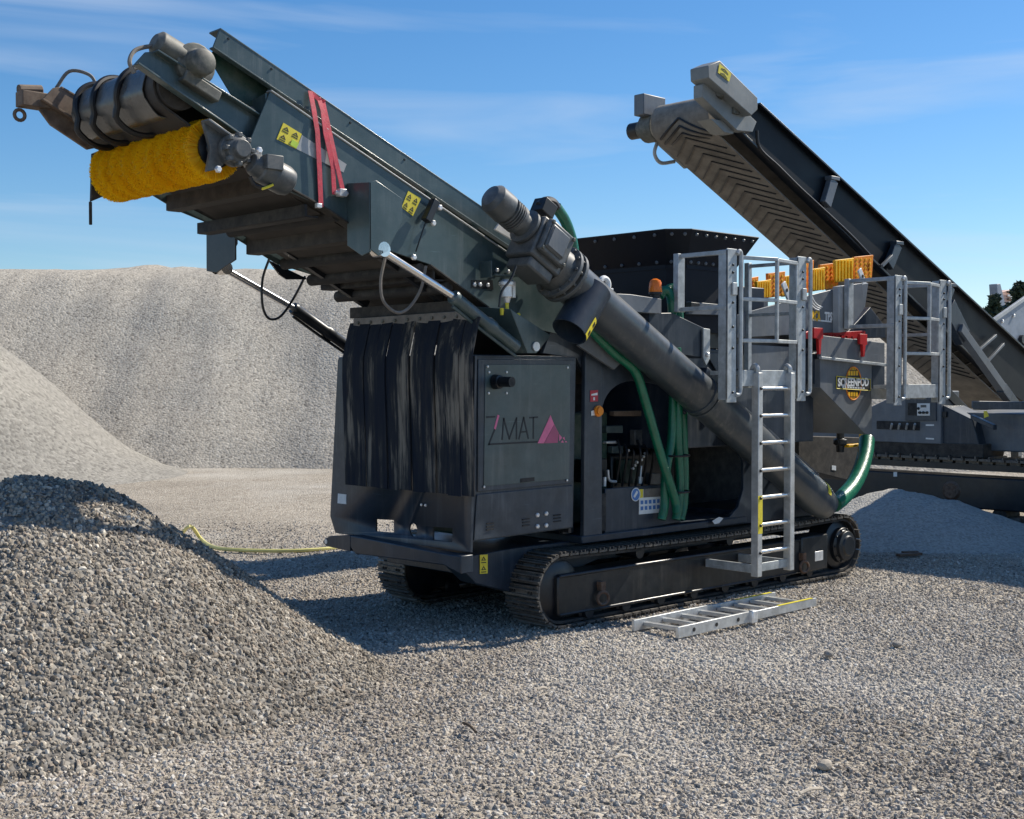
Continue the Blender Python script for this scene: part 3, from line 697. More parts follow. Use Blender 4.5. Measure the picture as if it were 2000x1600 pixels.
# valves and levers
vb = MB().span((.93, .40, 1.05), (1.18, .54, 1.24)).build('valve_bank', 'black', PL, .008)
for (a_, b_, c_) in (((1187, 918), (1190, 938), (1203, 941)),): MB().tube([side(*q, .37) for q in (a_, b_, c_)], .012, 8, 5).build('lever', 'zinc', vb)
MB().cyl(side(1181, 932, .34), side(1180, 950, .34), .016, 8).build('lever', 'zinc', vb)
MB().lathe(side(1253, 910, .36), side(1250, 945, .36), [(0, .008), (.6, .008), (.62, .020), (1, .016)], 10).build('lever', 'zinc', vb)
for k, (qx, qy, wpx, hpx, mt) in enumerate(((1185, 832, 32, 14, 'greenish'), (1185, 862, 20, 5, 'zinc'), (1196, 872, 22, 14, 'greenish'), (1240, 840, 26, 30, 'gearbox'), (1212, 898, 36, 46, 'engine'), (1200, 803, 60, 10, 'browngrime'), (1270, 925, 20, 22, 'gearbox'))):
    m = MB(); m.py([(qx, qy), (qx + wpx, qy - 1), (qx + wpx, qy + hpx), (qx, qy + hpx)], .50 + .005 * k, .56 + .005 * k); m.build('hydraulic_fitting', mt, PL, .006)
for k in range(6):
    q = 1206 + k * 13; MB().tube([side(q, 860 + 8 * (k % 3), .5), side(q + 6, 885, .44), side(q + 2, 915, .47), side(q - 4, 950, .5)], .012, 7, 5).build('hydraulic_hose', 'rubberhose', PL)
m = MB()
for k in range(7):
    c = side(1225 + (k * 17) % 38, 880 + (k * 23) % 40, .47); m.lathe(c, c + V((0, -.02, 0)), [(0, .014), (1, .012)], 6)
m.build('hydraulic_fittings', 'zinc', PL, kind='stuff')
# emergency stop and fire point sign on the column
es = side(1168, 803, .165)
MB().lathe(es + V((0, .006, 0)), es + V((0, -.03, 0)), [(0, .045), (.5, .045), (.55, .03), (1, .034)], 18).build('stop_button', 'orangepoly', col)
PY('stop_plate', 'zinc', col, [(1155, 803), (1164, 800), (1164, 811), (1155, 812)], .165, .168, 0)
fs_ = PY('fire_sign', 'stickerred', col, [(1153, 763), (1168, 762), (1168, 784), (1153, 785)], .165, .168, 0)
PY('print', 'stickerwhite', fs_, [(1155, 770), (1167, 767), (1167, 772), (1155, 773)], .163, .1645, 0)
PY('print', 'stickerwhite', fs_, [(1159, 776), (1162, 776), (1162, 782), (1159, 782)], .163, .1645, 0)

# ---- raised conveyor
CN, CFR = .20, 1.60                            # near and far side planes
PLATE = [(528, 178), (1002, 502), (1130, 590), (1220, 653), (1208, 712), (1100, 655), (1035, 640), (960, 605), (838, 516), (760, 490), (640, 408), (560, 372), (484, 322), (488, 275)]
cv = PY('conveyor_side', 'greenish', PL, PLATE, CN, CN + .012, .003)
def mirror(pts3, y): return [V((p.x, y, p.z)) for p in pts3]
nearp = [side(x, y, CN) for x, y in PLATE]
m = MB(); m.prism(mirror(nearp, CFR), (0, -.012, 0)); m.build('conveyor_side', 'greenish', PL, .003)
# folded lips of the side plate
m = MB(); a, b = side(528, 178, CN), side(1215, 648, CN); m.bar(a + V((0, .02, .004)), b + V((0, .02, .004)), .062, .010); m.build('top_lip', 'lightgrey', cv, .003)
m = MB()
for (q0, q1) in (((484, 322), (640, 408)), ((640, 408), (760, 490)), ((838, 516), (960, 605))):
    a, b = side(*q0, CN), side(*q1, CN); m.bar(a + V((0, .03, -.006)), b + V((0, .03, -.006)), .10, .012)
m.build('bottom_lip', 'grime', cv, .002)
# belt cavity: carrying belt, return belt and drum
cdir = (side(1002, 502, CN) - side(528, 178, CN)).normalized()
up = V((-cdir.z, 0, cdir.x)) if cdir.x > 0 else V((cdir.z, 0, -cdir.x))
if up.z < 0: up = -up
DC = side(345, 172, .36); DC.y = 0.
DR = .150
e = DC + cdir * 4.2
def belt_path():
    pts = [e + up * DR, DC + up * DR]
    for k in range(1, 12):
        a = math.pi * k / 12; pts.append(DC + up * DR * math.cos(a) - cdir * DR * math.sin(a))
    pts += [DC - up * DR, DC + cdir * .7 - up * (DR + .05), e - up * (DR + .02)]
    return pts
MB().ribbon([p + V((0, .92, 0)) for p in belt_path()], 1.12, (0, 1, 0), .014).build('belt', 'beltdark', cv)
MB().cyl(DC + V((0, .33, 0)), DC + V((0, 1.51, 0)), DR - .012, 28).build('head_drum', 'grime', cv)
# cloudy plastic wrapped round the drum, black bands over it
m = MB(); pts = []
for k in range(-2, 15):
    a = math.pi * k / 12; r = DR + .022 + .006 * math.sin(k * 1.7); pts.append(DC + up * r * math.cos(a) - cdir * r * math.sin(a))
m.ribbon([p + V((0, .95, 0)) for p in pts], .98, (0, 1, 0), .006); m.build('plastic_wrap', 'film', cv)
for k, yy in enumerate((1.36, 1.12, .78)):
    m = MB(); pts = []
    for j in range(-3, 18):
        a = math.pi * j / 12; r = DR + .040 + (.04 if j > 9 else 0); pts.append(DC + up * r * math.cos(a) - cdir * r * math.sin(a) + V((0, yy + .02 * math.sin(j * .5 + k), 0)))
    m.tube(pts, .021, 8, 2); m.build('rubber_band', 'rubberhose', cv)
# head frame beams (near lit one, far grimy one)
BE = [(262, 126), (284, 102), (300, 101), (508, 232), (487, 282)]
m = MB(); m.py(BE, .27, .285); pa = [side(x, y, .27) for x, y in BE]
m.bar(pa[2] + V((0, -.02, 0)), pa[3] + V((0, -.02, 0)), .07, .012); m.bar(pa[0] + V((0, -.02, 0)), pa[4] + V((0, -.02, 0)), .07, .012)
m.build('head_beam', 'greenish', cv, .003)
m = MB(); q = [V((p.x, 1.56, p.z)) for p in pa]; m.prism(q, (0, -.015, 0)); m.bar(q[0] + V((0, .02, -.0)), q[4] + V((0, .02, 0)), .08, .014); m.bar(q[2] + V((0, .02, 0)), q[3] + V((0, .02, 0)), .08, .014); m.build('head_beam', 'browngrime', cv, .003)
ft = q[0]
PY('scraper_arm', 'browngrime', cv, [(72, 206), (108, 182), (146, 196), (222, 282), (172, 292), (100, 244)], 1.60, 1.63)
m = MB(); m.box(ft + V((-.02, .08, .0)), (.20, .12, .10)); m.cyl(ft + V((-.10, .14, .07)), ft + V((.06, .14, .09)), .035, 10); m.torus(ft + V((-.10, .12, -.10)), (0, 1, 0), .035, .014, 14, 6); m.build('tensioner', 'browngrime', cv, .006)
m = MB(); m.tube([ft + V((.12, .05, .10)), ft + V((.20, .02, .22)), ft + V((.30, -.06, .20)), ft + V((.34, -.1, .12))], .012, 7); m.build('grease_line', 'belt', cv)
# drum bearing and drive on the near beam
m = MB(); c = side(385, 125, .22); m.lathe(c + V((0, .16, 0)), c + V((0, -.10, 0)), [(0, .10), (.3, .10), (.32, .13), (.6, .13), (.62, .085), (.95, .08), (1, .06)], 22)
m.box(c + V((.03, .02, -.13)), (.26, .08, .07), Matrix.Rotation(R(23), 3, 'Y')); m.build('drum_bearing', 'casting', cv, .008)
m = MB(); c = side(338, 105, .30); m.lathe(c + V((-.13, 0, .05)), c + V((.16, 0, -.06)), [(0, .05), (.1, .085), (.8, .085), (.9, .06), (1, .04)], 18); m.build('drum_motor', 'casting', cv, .004)
m = MB(); m.tube([side(330, 93, .3), side(300, 90, .3), side(265, 98, .3), side(253, 120, .28), side(262, 143, .27)], .013, 8); m.build('grease_line', 'belt', cv)
# gusset between beam and side plate
m = MB(); xg = side(520, 190, CN).x; m.prism([V((xg, CN + .01, side(522, 182, CN).z)), V((xg, .62, side(522, 182, CN).z - .06)), V((xg, .62, side(480, 230, CN).z - .2)), V((xg, CN + .01, side(500, 260, CN).z - .12))], (.012, 0, 0)); m.build('gusset', 'greenish', cv)
# skirt and its top channel
m = MB(); m.py([(408, 112), (432, 78), (1100, 522), (1130, 592), (1002, 508), (540, 190), (470, 215)], .36, .37); m.build('skirt', 'engine', cv)
m = MB(); m.py([(430, 56), (1128, 532), (1115, 562), (416, 92)], .245, .257)
a, b = side(430, 56, .245), side(1128, 532, .245); m.bar(a + V((0, .065, 0)), b + V((0, .065, 0)), .135, .012)
a, b = side(416, 92, .245), side(1115, 562, .245); m.bar(a + V((0, .02, 0)), b + V((0, .02, 0)), .05, .010); m.build('skirt_channel', 'greenish', cv, .003)
m = MB(); q = [V((p.x, 1.45, p.z)) for p in [side(408, 112, .36), side(432, 78, .36), side(1100, 522, .36), side(1130, 592, .36), side(540, 190, .36)]]; m.prism(q, (0, .012, 0)); m.build('skirt', 'engine', cv)
for (qx, qy) in ((540, 165), (715, 290), (842, 376), (932, 438)): MB().bar(side(qx, qy - 8, .30), side(qx - 14, qy + 26, .30), .05, .04, up=(0, 1, 0)).build('skirt_post', 'greenish', cv, .003)
PY('white_box', 'zinc', cv, [(559, 179), (590, 200), (586, 210), (556, 190)], .28, .32)
bolts(cv, [side(qx, qy, .245) for qx, qy in ((446, 76), (530, 135), (684, 240), (790, 312))], r=.008, mt='black')
# cross members under the belt
for (q, hgt, mt) in (((536.5, 368.6), .10, 'beltdark'), ((700, 466), .12, 'beltdark'), ((600, 420), .07, 'matblack'), ((850, 545), .10, 'matblack')):
    p = side(*q, CN + .0); m = MB(); m.span((p.x - .01, CN + .012, p.z - .01), (p.x + .012, CFR - .012, p.z + hgt)); m.span((p.x, CN + .014, p.z - .012), (p.x + .10, CFR - .014, p.z)); m.build('cross_member', mt, cv, .004)
for (a_, b_) in (((705, 470), (870, 590)), ((640, 418), (705, 470))):
    p, q = side(*a_, CN + .2), side(*b_, CN + .2)
    for yy in (.45, 1.35): MB().bar(V((p.x, yy, p.z + .02)), V((q.x, yy, q.z + .02)), .05, .06).build('stringer', 'black', cv, .003)
m = MB(); a, b = side(560, 372, CN), side(1000, 640, CN); m.prism([V((a.x, CN + .02, a.z + .06)), V((a.x, CFR - .02, a.z + .06)), V((b.x, CFR - .02, b.z + .14)), V((b.x, CN + .02, b.z + .14))], (0, 0, .012)); m.build('belly_pan', 'patchy', cv)
for k in range(5):
    p = side(640 + 55 * k, 425 + 36 * k, CN); MB().cyl((p.x + .1, CN + .03, p.z + .03), (p.x + .1, CFR - .03, p.z + .03), .045, 12).build('return_roller', 'matblack', cv)
# side brackets carrying the rams
WX = side(722, 420, -.05).x
def wing(yo, yi, nm_mat):
    m = MB(); base = [side(x, y, -.05) for x, y in [(722, 356), (735, 352), (786, 388), (786, 430), (757, 492), (740, 500), (722, 486)]]
    m.prism([V((p.x, yo, p.z)) for p in base], (0, .012 if yo < yi else -.012, 0))
    z0, z1 = side(722, 356, -.05).z, side(722, 492, -.05).z
    m.prism([V((WX, yo, z0)), V((WX, yi, z0 + .02)), V((WX, yi, z1 + .06)), V((WX, yo + (yi - yo) * .35, z1 - .02)), V((WX, yo, z1))], (.012, 0, 0))
    return m.build('ram_bracket', nm_mat, cv, .003)
wing(-.05, CN - .001, 'greenish'); wing(2.02, CFR + .001, 'black')
# lifting rams
for y_, bmat in ((.0, 'greenish'), (1.97, 'black')):
    g0, g1, g2 = [side(x, y, 0.) for x, y in ((742, 488), (884, 579), (1008, 678))]
    for p in (g0, g1, g2): p.y = y_
    m = MB(); m.cyl(g0, g1, .026, 14); m.lathe(g0 + V((0, .05, 0)), g0 - V((0, .05, 0)), [(0, .05), (1, .05)], 14); m.build('ram_rod', 'steel', cv)
    d = (g2 - g1).normalized(); m = MB(); m.lathe(g1, g2, [(0, .048), (.03, .054), (.06, .048), (.5, .046), (.53, .056), (.62, .056), (.66, .046), (1, .046)], 16); m.tube([g1 + V((0, 0, -.07)), g1 + d * .3 + V((0, 0, -.075)), g2 + V((0, 0, -.07))], .012, 7, 1); m.build('ram_barrel', bmat, cv)
# foot plate where the ram ends
FT = [(997, 604), (1076, 655), (1048, 690), (1030, 690)]
m = MB(); m.py(FT, .0, .012); ft_ = [side(x, y, .0) for x, y in FT]; m.prism([ft_[0], ft_[3], ft_[3] + V((0, .19, 0)), ft_[0] + V((-.18, .19, .02))], (.012, 0, 0)); m.build('pivot_bracket', 'greenish', cv, .003)
c = side(1046, 677, -.003); MB().lathe(c, c + V((0, -.012, 0)), [(0, .035), (1, .035)], 16).build('pivot_pin', 'zinc', cv)
# far lug and near actuator
m = MB(); q = [side(x, y, 1.66) for x, y in ((525, 508), (604, 546), (560, 546), (546, 536))]; m.prism(q, (0, .02, 0)); m.build('far_lug', 'black', cv, .003)
m = MB(); m.bar(side(850, 392, .13), side(832, 432, .13), .055, .06, up=(0, 1, 0)); m.bar(side(832, 432, .14), side(812, 492, .16), .010, .01); m.build('tension_gauge', 'black', cv, .004)
bolts(cv, [side(*q, .185) for q in ((848, 398), (845, 436), (807, 503), (858, 406))], r=.022)
bolts(cv, [side(*q, .195) for q in ((926, 556), (937, 556), (952, 557), (970, 528), (992, 531))], r=.016)
PY('bolt_plate', 'black', cv, [(920, 547), (962, 547), (964, 566), (920, 563)], .197, .1995, 0)
# hanging hoses below the belt
MB().tube([side(x, y, 1.72) for x, y in ((526, 505), (513, 545), (512, 590), (520, 617), (534, 624), (552, 614), (575, 580), (596, 540))], .010, 7).build('hanging_hose', 'rubberhose', cv)
MB().tube([side(x, y, .10) for x, y in ((752, 505), (744, 545), (746, 580), (758, 600), (778, 611), (800, 600), (822, 565), (832, 520))], .011, 7).build('hanging_hose', 'belt', cv)
MB().tube([side(x, y, .22) for x, y in ((678, 362), (700, 352), (722, 355), (740, 352))], .008, 7).build('hanging_hose', 'rubberhose', cv)
# labels
hazard(cv, [(553, 240), (589, 262), (578, 291), (540, 272)], CN - .001)
PY('label_green', 'stickergreen', cv, [(571, 272), (584, 280), (579, 290), (567, 283)], CN - .006, CN - .0046, 0)
PY('data_label', 'lightgrey', cv, [(590, 264), (677, 321), (671, 337), (579, 291)], CN - .003, CN - .001, 0)
hazard(cv, [(797, 373), (822, 388), (806, 422), (784, 405)], CN - .001)

# ---- rotating brush under the head
BC = side(418, 292, .30)
B0, B1 = V((BC.x, .30, BC.z)), V((BC.x, 1.62, BC.z))
def brush():
    vs, fs = [], []; rr = random.Random(3); Lb = 1.32; rows = 26
    for i in range(60000):
        t = rr.random(); row = rr.randrange(rows); a = row * math.tau / rows + t * 2.2 + rr.gauss(0, .055)
        r1 = .196 + rr.gauss(0, .0018) - .010 * (1 + math.sin(t * 50)) * .5; y = .30 + t * Lb
        if t < .02 or t > .98: y += rr.uniform(-.012, .012)
        d = V((math.cos(a), 0, math.sin(a))); tg = V((-math.sin(a), 0, math.cos(a))); lean = rr.gauss(0, .05); ly = rr.gauss(0, .005)
        p0 = B0 + d * .095; p0.y = y; p1_ = B0 + (d + tg * lean) * r1; p1_.y = y + ly
        wv = tg * .0028 if i % 2 else V((0, .0028, 0))
        k = len(vs); vs += [p0 - wv, p0 + wv, p1_ + wv * .8, p1_ - wv * .8]; fs.append((k, k + 1, k + 2, k + 3))
    me = bpy.data.meshes.new('bristles'); me.from_pydata([v - BC for v in vs], [], fs); me.materials.append(MATS['bristle'])
    core = MB().lathe(B0 + V((0, -.03, 0)), B1 + V((0, .03, 0)), [(0, .05), (.01, .10), (.02, .10), (.03, .182), (.97, .182), (.98, .10), (.99, .10), (1, .05)], 24).build('brush_core', 'bristle', PL)
    o = place('bristles', me, BC, core, kind='stuff')
    MB().lathe(B0 + V((0, -.005, 0)), B0 + V((0, -.045, 0)), [(0, .118), (.5, .118), (.6, .07), (1, .06)], 20).build('end_disc', 'black', core)
    MB().lathe(B1 + V((0, .005, 0)), B1 + V((0, .045, 0)), [(0, .118), (.5, .118), (.6, .07), (1, .06)], 20).build('end_disc', 'black', core)
    return core
br = brush()
m = MB(); m.py([(398, 238), (412, 232), (450, 260), (455, 300), (430, 330), (405, 335), (412, 290)], .20, .235); m.build('brush_arm', 'gearbox', br, .004)
m = MB(); q = [V((p.x, 1.70, p.z)) for p in [side(x, y, .2) for x, y in ((398, 238), (412, 232), (450, 260), (455, 300), (430, 330), (395, 345))]]; m.prism(q, (0, .03, 0)); q2 = q[5]; m.cyl(q2 + V((0, .015, 0)), q2 + V((.0, .015, -.16)), .012, 8); m.build('brush_arm', 'grime', br, .004)
c = side(466, 292, .12); m = MB(); m.lathe(c + V((0, .08, 0)), c + V((0, -.06, 0)), [(0, .10), (.3, .10), (.35, .085), (.7, .085), (.75, .06), (1, .055)], 20)
for k in range(8): a = k * math.tau / 8; m.box(c + V((.088 * math.cos(a), 0, .088 * math.sin(a))), (.03, .05, .03))
m.build('brush_gearbox', 'gearbox', br, .005)
a, b = side(490, 318, .10), side(572, 362, .10); m = MB(); m.lathe(a, b, [(0, .06), (.12, .075), (.2, .075), (.24, .09), (.5, .09), (.52, .097), (.78, .097), (.9, .085), (1, .035)], 20); m.box(a.lerp(b, .35) + V((0, -.08, .04)), (.12, .06, .09)); m.build('brush_motor', 'gearbox', br, .004)
bolts(br, [side(*q, .05) for q in ((505, 294), (521, 317), (425, 331))], r=.022)
m = MB(); m.bar(side(478, 322, .16), side(506, 300, .16), .04, .05, up=(0, 1, 0)); m.build('motor_clamp', 'lightgrey', br, .003)
MB().tube([side(x, y, .06) for x, y in ((488, 345), (498, 362), (522, 366), (535, 352))], .012, 7).build('motor_cable', 'rubberhose', br)
MB().tube([side(x, y, .05) for x, y in ((512, 369), (524, 365), (533, 361))], .009, 7).build('cable_tag', 'stickeryellow', br)
m = MB(); m.bar(side(400, 235, .18), side(480, 290, .18), .012, .09, up=(0, 1, 0)); m.build('guard_strip', 'midgrey', br, .002)

# ---- screw conveyor tube across the side
YP = -.06
s0, s1 = side(1098, 536, YP), side(1612, 988, YP)
sd = (s1 - s0).normalized(); sn = V((sd.z, 0, -sd.x));
if sn.z < 0: sn = -sn
PRD = .165
Ls = (s1 - s0).length
m = MB(); m.lathe(s0, s1, [(0, PRD), (.46, PRD), (.4605, PRD + .012), (.4705, PRD + .012), (.471, PRD), (.475, PRD), (.4752, PRD + .012), (.485, PRD + .012), (.4852, PRD), (.96, PRD), (.975, PRD - .012), (1, PRD - .03)], 40)
tb = m.build('screw_tube', 'pipegrey', PL)
m = MB()
for t, r in ((-.045, .215), (.02, .215)): m.lathe(s0 + sd * t, s0 + sd * (t + .03), [(0, r), (1, r)], 28)
for k in range(12):
    a = k * math.tau / 12; v_ = (sn * math.cos(a) + V((0, 1, 0)) * math.sin(a)) * .192; m.cyl(s0 - sd * .06 + v_, s0 + sd * .065 + v_, .013, 6)
m.lathe(s0 - sd * .14, s0 - sd * .04, [(0, .16), (1, .17)], 24)
m.build('flange', 'gearbox', tb, .003)
gx = s0 - sd * .30 + sn * .04; rot = Matrix((sd, V((0, 1, 0)), sn)).transposed()
m = MB(); m.box(gx, (.33, .28, .32), rot); m.box(gx - sd * .0 - V((0, .165, 0)) + sn * .02, (.28, .05, .26), rot); m.box(gx - sd * .02 - V((0, .195, 0)) + sn * .02, (.20, .03, .19), rot)
m.box(gx - sn * .20, (.26, .24, .08), rot); gb = m.build('gearbox', 'gearbox', tb, .02)
MB().box(gx - sd * .02 - V((0, .213, 0)) + sn * .02, (.17, .006, .16), rot).build('cover_plate', 'midgrey', gb, .002)
bolts(gb, [gx + sd * a - V((0, .19, 0)) + sn * b for a in (-.12, .12) for b in (-.09, .13)], r=.016, mt='casting')
mo = gx - sd * .18 + sn * .055
m = MB(); prof = [(0, .10), (.06, .13), (.16, .13), (.17, .105)] + [(.17 + k * .04 + j * .02, (.118 if j else .104)) for k in range(9) for j in (0, 1)] + [(.60, .12), (.62, .135), (1, .135), ]
m.lathe(mo, mo - sd * .42, [(0, .135), (.06, .135), (.07, .09), (.22, .09), (.23, .11), (.30, .11), (.31, .095), (.40, .095), (.55, .095), (.56, .115), (.88, .112), (.97, .08), (1, .03)], 24); m.build('screw_motor', 'gearbox', gb, .002)
m = MB(); 
for k in range(4): m.lathe(mo - sd * (.135 + k * .022), mo - sd * (.143 + k * .022), [(0, .112), (1, .112)], 20)
m.build('cooling_fins', 'gearbox', gb)
tbx = side(1062, 408, -.1); m = MB(); m.box(tbx, (.13, .13, .11), rot); m.tube([side(x, y, -.1) for x, y in ((1052, 403), (1066, 393), (1080, 396), (1088, 408))], .035, 10); m.build('terminal_box', 'rubberhose', gb, .006)
MB().tube([side(x, y, -.06) for x, y in ((1086, 404), (1104, 432), (1117, 470), (1122, 505), (1126, 545), (1135, 570))], .042, 12).build('green_hose', 'hosegreen', tb)
MB().tube([side(x, y, -.2) for x, y in ((1008, 520), (998, 545), (980, 570), (975, 600))], .009, 7).build('sensor_cable', 'rubberhose', tb)
# sloping bracket with white plate behind the motor
PY('mount_plate', 'stickerwhite', tb, [(985, 424), (1000, 418), (1010, 430), (1012, 455), (1040, 470), (1025, 484), (966, 448)], .14, .155)
m = MB(); m.bar(side(950, 413, .3), side(990, 405, .3), .02, .02); m.build('handle_bar', 'black', tb)
# drop spout
q0, q1 = side(1160, 566, -.13), side(1112, 648, -.14)
m = MB(); m.lathe(q0, q1, [(0, .140), (1, .140), (1, .130), (.35, .130)], 28, cap=False); sp_ = m.build('drop_spout', 'bluegrey', tb)
sdv = (q1 - q0).normalized()
MB().lathe(q0 + sdv * .05, q0 + sdv * .22, [(0, .129), (1, .129)], 24).build('spout_floor', 'matblack', sp_)
lq = [(1146, 612), (1159, 618), (1146, 652), (1132, 646)]
ln_ = V((.62, -.78, 0)); ln_ = (ln_ - sdv * ln_.dot(sdv)).normalized(); lt_ = sdv.cross(ln_)
lc_ = q0.lerp(q1, .80)
m = MB(); m.ribbon([lc_ + (ln_ * math.cos(a) + lt_ * math.sin(a)) * .1415 for a in (-.28, -.14, 0, .14, .28)], .17, sdv, .002); lo_ = m.build('warning_label', 'stickeryellow', sp_)
m = MB()
for kk in (-.04, .04): m.ribbon([lc_ + sdv * kk + (ln_ * math.cos(a) + lt_ * math.sin(a)) * .1435 for a in (-.12, 0, .12)], .035, sdv, .002)
m.build('print', 'stickerblack', lo_)
# clamp bracket half way and end cap
mid = s0 + sd * Ls * .472
m = MB(); m.box(mid + sn * .20 + V((0, .08, 0)), (.10, .16, .12), rot); m.box(mid + V((0, .20, 0)), (.08, .14, .30), rot); m.build('tube_saddle', 'bluegrey', tb, .006)
m = MB(); m.lathe(s1, s1 + sd * .05, [(0, .12), (.5, .11), (1, .06)], 20); m.lathe(s1 + sn * .08, s1 + sn * .13 + sd * .03, [(0, .06), (1, .05)], 12); m.build('end_cap', 'black', tb, .003)
m = MB(); pp = s0 + sd * (Ls * .945); rs = []
for k in range(7):
    a = -1.1 + k * .16; rs.append(pp + (-V((0, 1, 0)) * math.cos(a) - sn * math.sin(a)) * (PRD + .002))
m.ribbon([p for p in rs], .055, sd, .002); m.build('warning_label', 'stickeryellow', tb)
m = MB(); m.bar(s0 + sd * (Ls * .55) + sn * (PRD + .01), s0 + sd * (Ls * .93) + sn * (PRD + .01), .07, .035); m.build('tube_rail', 'anthracite', tb, .004)
# water valve by the plate
wv = side(990, 565, .05); m = MB(); m.lathe(wv + V((0, 0, .07)), wv - V((0, 0, .10)), [(0, .035), (.1, .06), (.25, .06), (.27, .045), (.75, .045), (.77, .03), (1, .02)], 16); m.box(wv + V((.05, .02, 0)), (.06, .06, .12)); m.build('air_regulator', 'zinc', cv, .003)
m = MB(); m.tube([wv + V((0, 0, -.09)), wv + V((.0, -.01, -.16)), wv + V((.06, -.02, -.19)), wv + V((.12, 0, -.18))], .014, 8); m.lathe(wv + V((-.05, 0, -.14)), wv + V((-.05, 0, -.19)), [(0, .016), (1, .012)], 8); m.build('brass_fitting', 'stickeryellow', cv)
m = MB(); m.box(wv + V((0, .05, .10)), (.22, .10, .012)); m.box(wv + V((-.13, .08, .14)), (.01, .12, .12)); m.build('regulator_bracket', 'greenish', cv, .002)

# feed end of the conveyor below the tube
PY('feed_beam', 'midgrey', PL, [(1150, 652), (1216, 706), (1200, 722), (1130, 675)], .10, .13, .003)
PY('feed_beam', 'anthracite', PL, [(1078, 640), (1150, 690), (1190, 735), (1145, 735), (1126, 700), (1060, 690)], .215, .25, .003)

# ---- hopper on top
def oct_ring(x0, x1, y0, y1, z, c):
    return [V(p) for p in ((x0, y0 + c, z), (x0 + c, y0, z), (x1 - c, y0, z), (x1, y0 + c, z), (x1, y1 - c, z), (x1 - c, y1, z), (x0 + c, y1, z), (x0, y1 - c, z))]
hx0, hx1, hy0, hy1, hz = 1.60, 2.86, -.02, 1.92, 3.145
m = MB(); m.rings([oct_ring(hx0, hx1, hy0, hy1, hz, .16), oct_ring(hx0 + .17, hx1 - .17, hy0 + .17, hy1 - .17, 2.86, .12), oct_ring(hx0 + .19, hx1 - .19, hy0 + .19, hy1 - .19, 2.30, .10)], cap=False)
hp = m.build('hopper', 'hopperblack', PL, 0, smooth=False); s_ = hp.modifiers.new('thick', 'SOLIDIFY'); s_.thickness = .012
m = MB(); m.span((hx0 + .3, hy0 + .3, 2.28), (hx1 - .3, hy1 - .3, 2.34)); m.build('hopper_floor', 'matblack', hp)
r0, r1 = oct_ring(hx0, hx1, hy0, hy1, hz, .16), oct_ring(hx0 + .17, hx1 - .17, hy0 + .17, hy1 - .17, 2.86, .12)
m = MB()
for i in (7, 0, 1):
    for k in range(7 if i != 0 else 2):
        t = (k + .5) / (7 if i != 0 else 2)
        for h in (.12, .88):
            a = r0[i].lerp(r0[(i + 1) % 8], t); b = r1[i].lerp(r1[(i + 1) % 8], t); p = a.lerp(b, h)
            nn = (r0[(i + 1) % 8] - r0[i]).cross(b - a).normalized()
            if nn.dot(p - V((2.2, .95, p.z))) < 0: nn = -nn
            m.lathe(p, p + nn * .014, [(0, .017), (1, .012)], 6)
m.build('hopper_bolts', 'midgrey', hp, kind='stuff')
m = MB()
for i in range(7, 10):
    a, b = r1[i % 8], r1[(i + 1) % 8]; m.bar(a, b, .012, .05)
m.build('fold_strip', 'hopperblack', hp)
m = MB(); m.span((1.45, .22, 2.16), (4.0, 1.75, 2.32)); m.build('hopper_bed', 'black', PL, .01)
m = MB(); m.span((1.75, .20, 1.30), (3.9, 1.75, 2.16)); m.build('feeder_body', 'bluegrey', PL, .01)
m = MB(); m.span((2.95, .35, 2.32), (3.3, 1.5, 2.75)); m.build('chute', 'bluegrey', PL, .01)
# grey cross beam, lifting eyes, beacon
PY('top_beam', 'midgrey', PL, [(1150, 571), (1232, 575), (1292, 584), (1292, 613), (1232, 609), (1180, 606)], -.08, .10, .004)
for (qx, qy, yy, par) in ((1180, 556, -.04, PL),):
    c = side(qx, qy, yy); m = MB(); m.torus(c, (0, 1, 0), .050, .022, 22, 8); m.box(c + V((.03, 0, -.05)), (.12, .03, .05)); m.build('lifting_eye', 'stickerwhite', PL, .002)
c = side(1280, 571, -.02); m = MB(); m.lathe(c, c + V((0, 0, .11)), [(0, .052), (.1, .054), (.7, .050), (.88, .040), (1, .015)], 22); bc_ = m.build('beacon', 'beacon', PL)
MB().lathe(c + V((0, 0, -.05)), c, [(0, .04), (.6, .04), (.65, .056), (1, .056)], 18).build('beacon_base', 'rubberhose', bc_)
m = MB(); m.py([(1268, 612), (1312, 611), (1380, 643), (1384, 700), (1270, 684)], -.02, .16); m.build('outrigger_box', 'bluegrey', PL, .005)
m = MB(); m.py([(1374, 641), (1387, 643), (1387, 700), (1380, 714), (1374, 700)], -.045, -.024); hb = m.build('outrigger_strap', 'galv', PL, .003)
bolts(hb, [side(1381, 693, -.046)], r=.022)
for k, (dx, yy) in enumerate(((0, .04), (13, .10))):
    MB().tube([side(x + dx, y - k * 5, yy) for x, y in ((1288, 580), (1294, 569), (1303, 569), (1310, 582), (1313, 612), (1314, 640))], .037, 12, 22, rad=lambda i: .037 * (1 + .05 * (i % 2))).build('green_hose', 'hosegreen', PL)
MB().tube([side(x, y, -.02) for x, y in ((1322, 680), (1324, 700))], .035, 12).build('green_hose', 'hosegreen', PL)
MB().tube([side(x, y, .05) for x, y in ((1150, 640), (1200, 690), (1240, 725), (1262, 790), (1282, 860), (1300, 920), (1318, 975), (1322, 1000))], .038, 12, 22, rad=lambda i: .038 * (1 + .05 * (i % 2))).build('green_hose', 'hosegreen', PL)
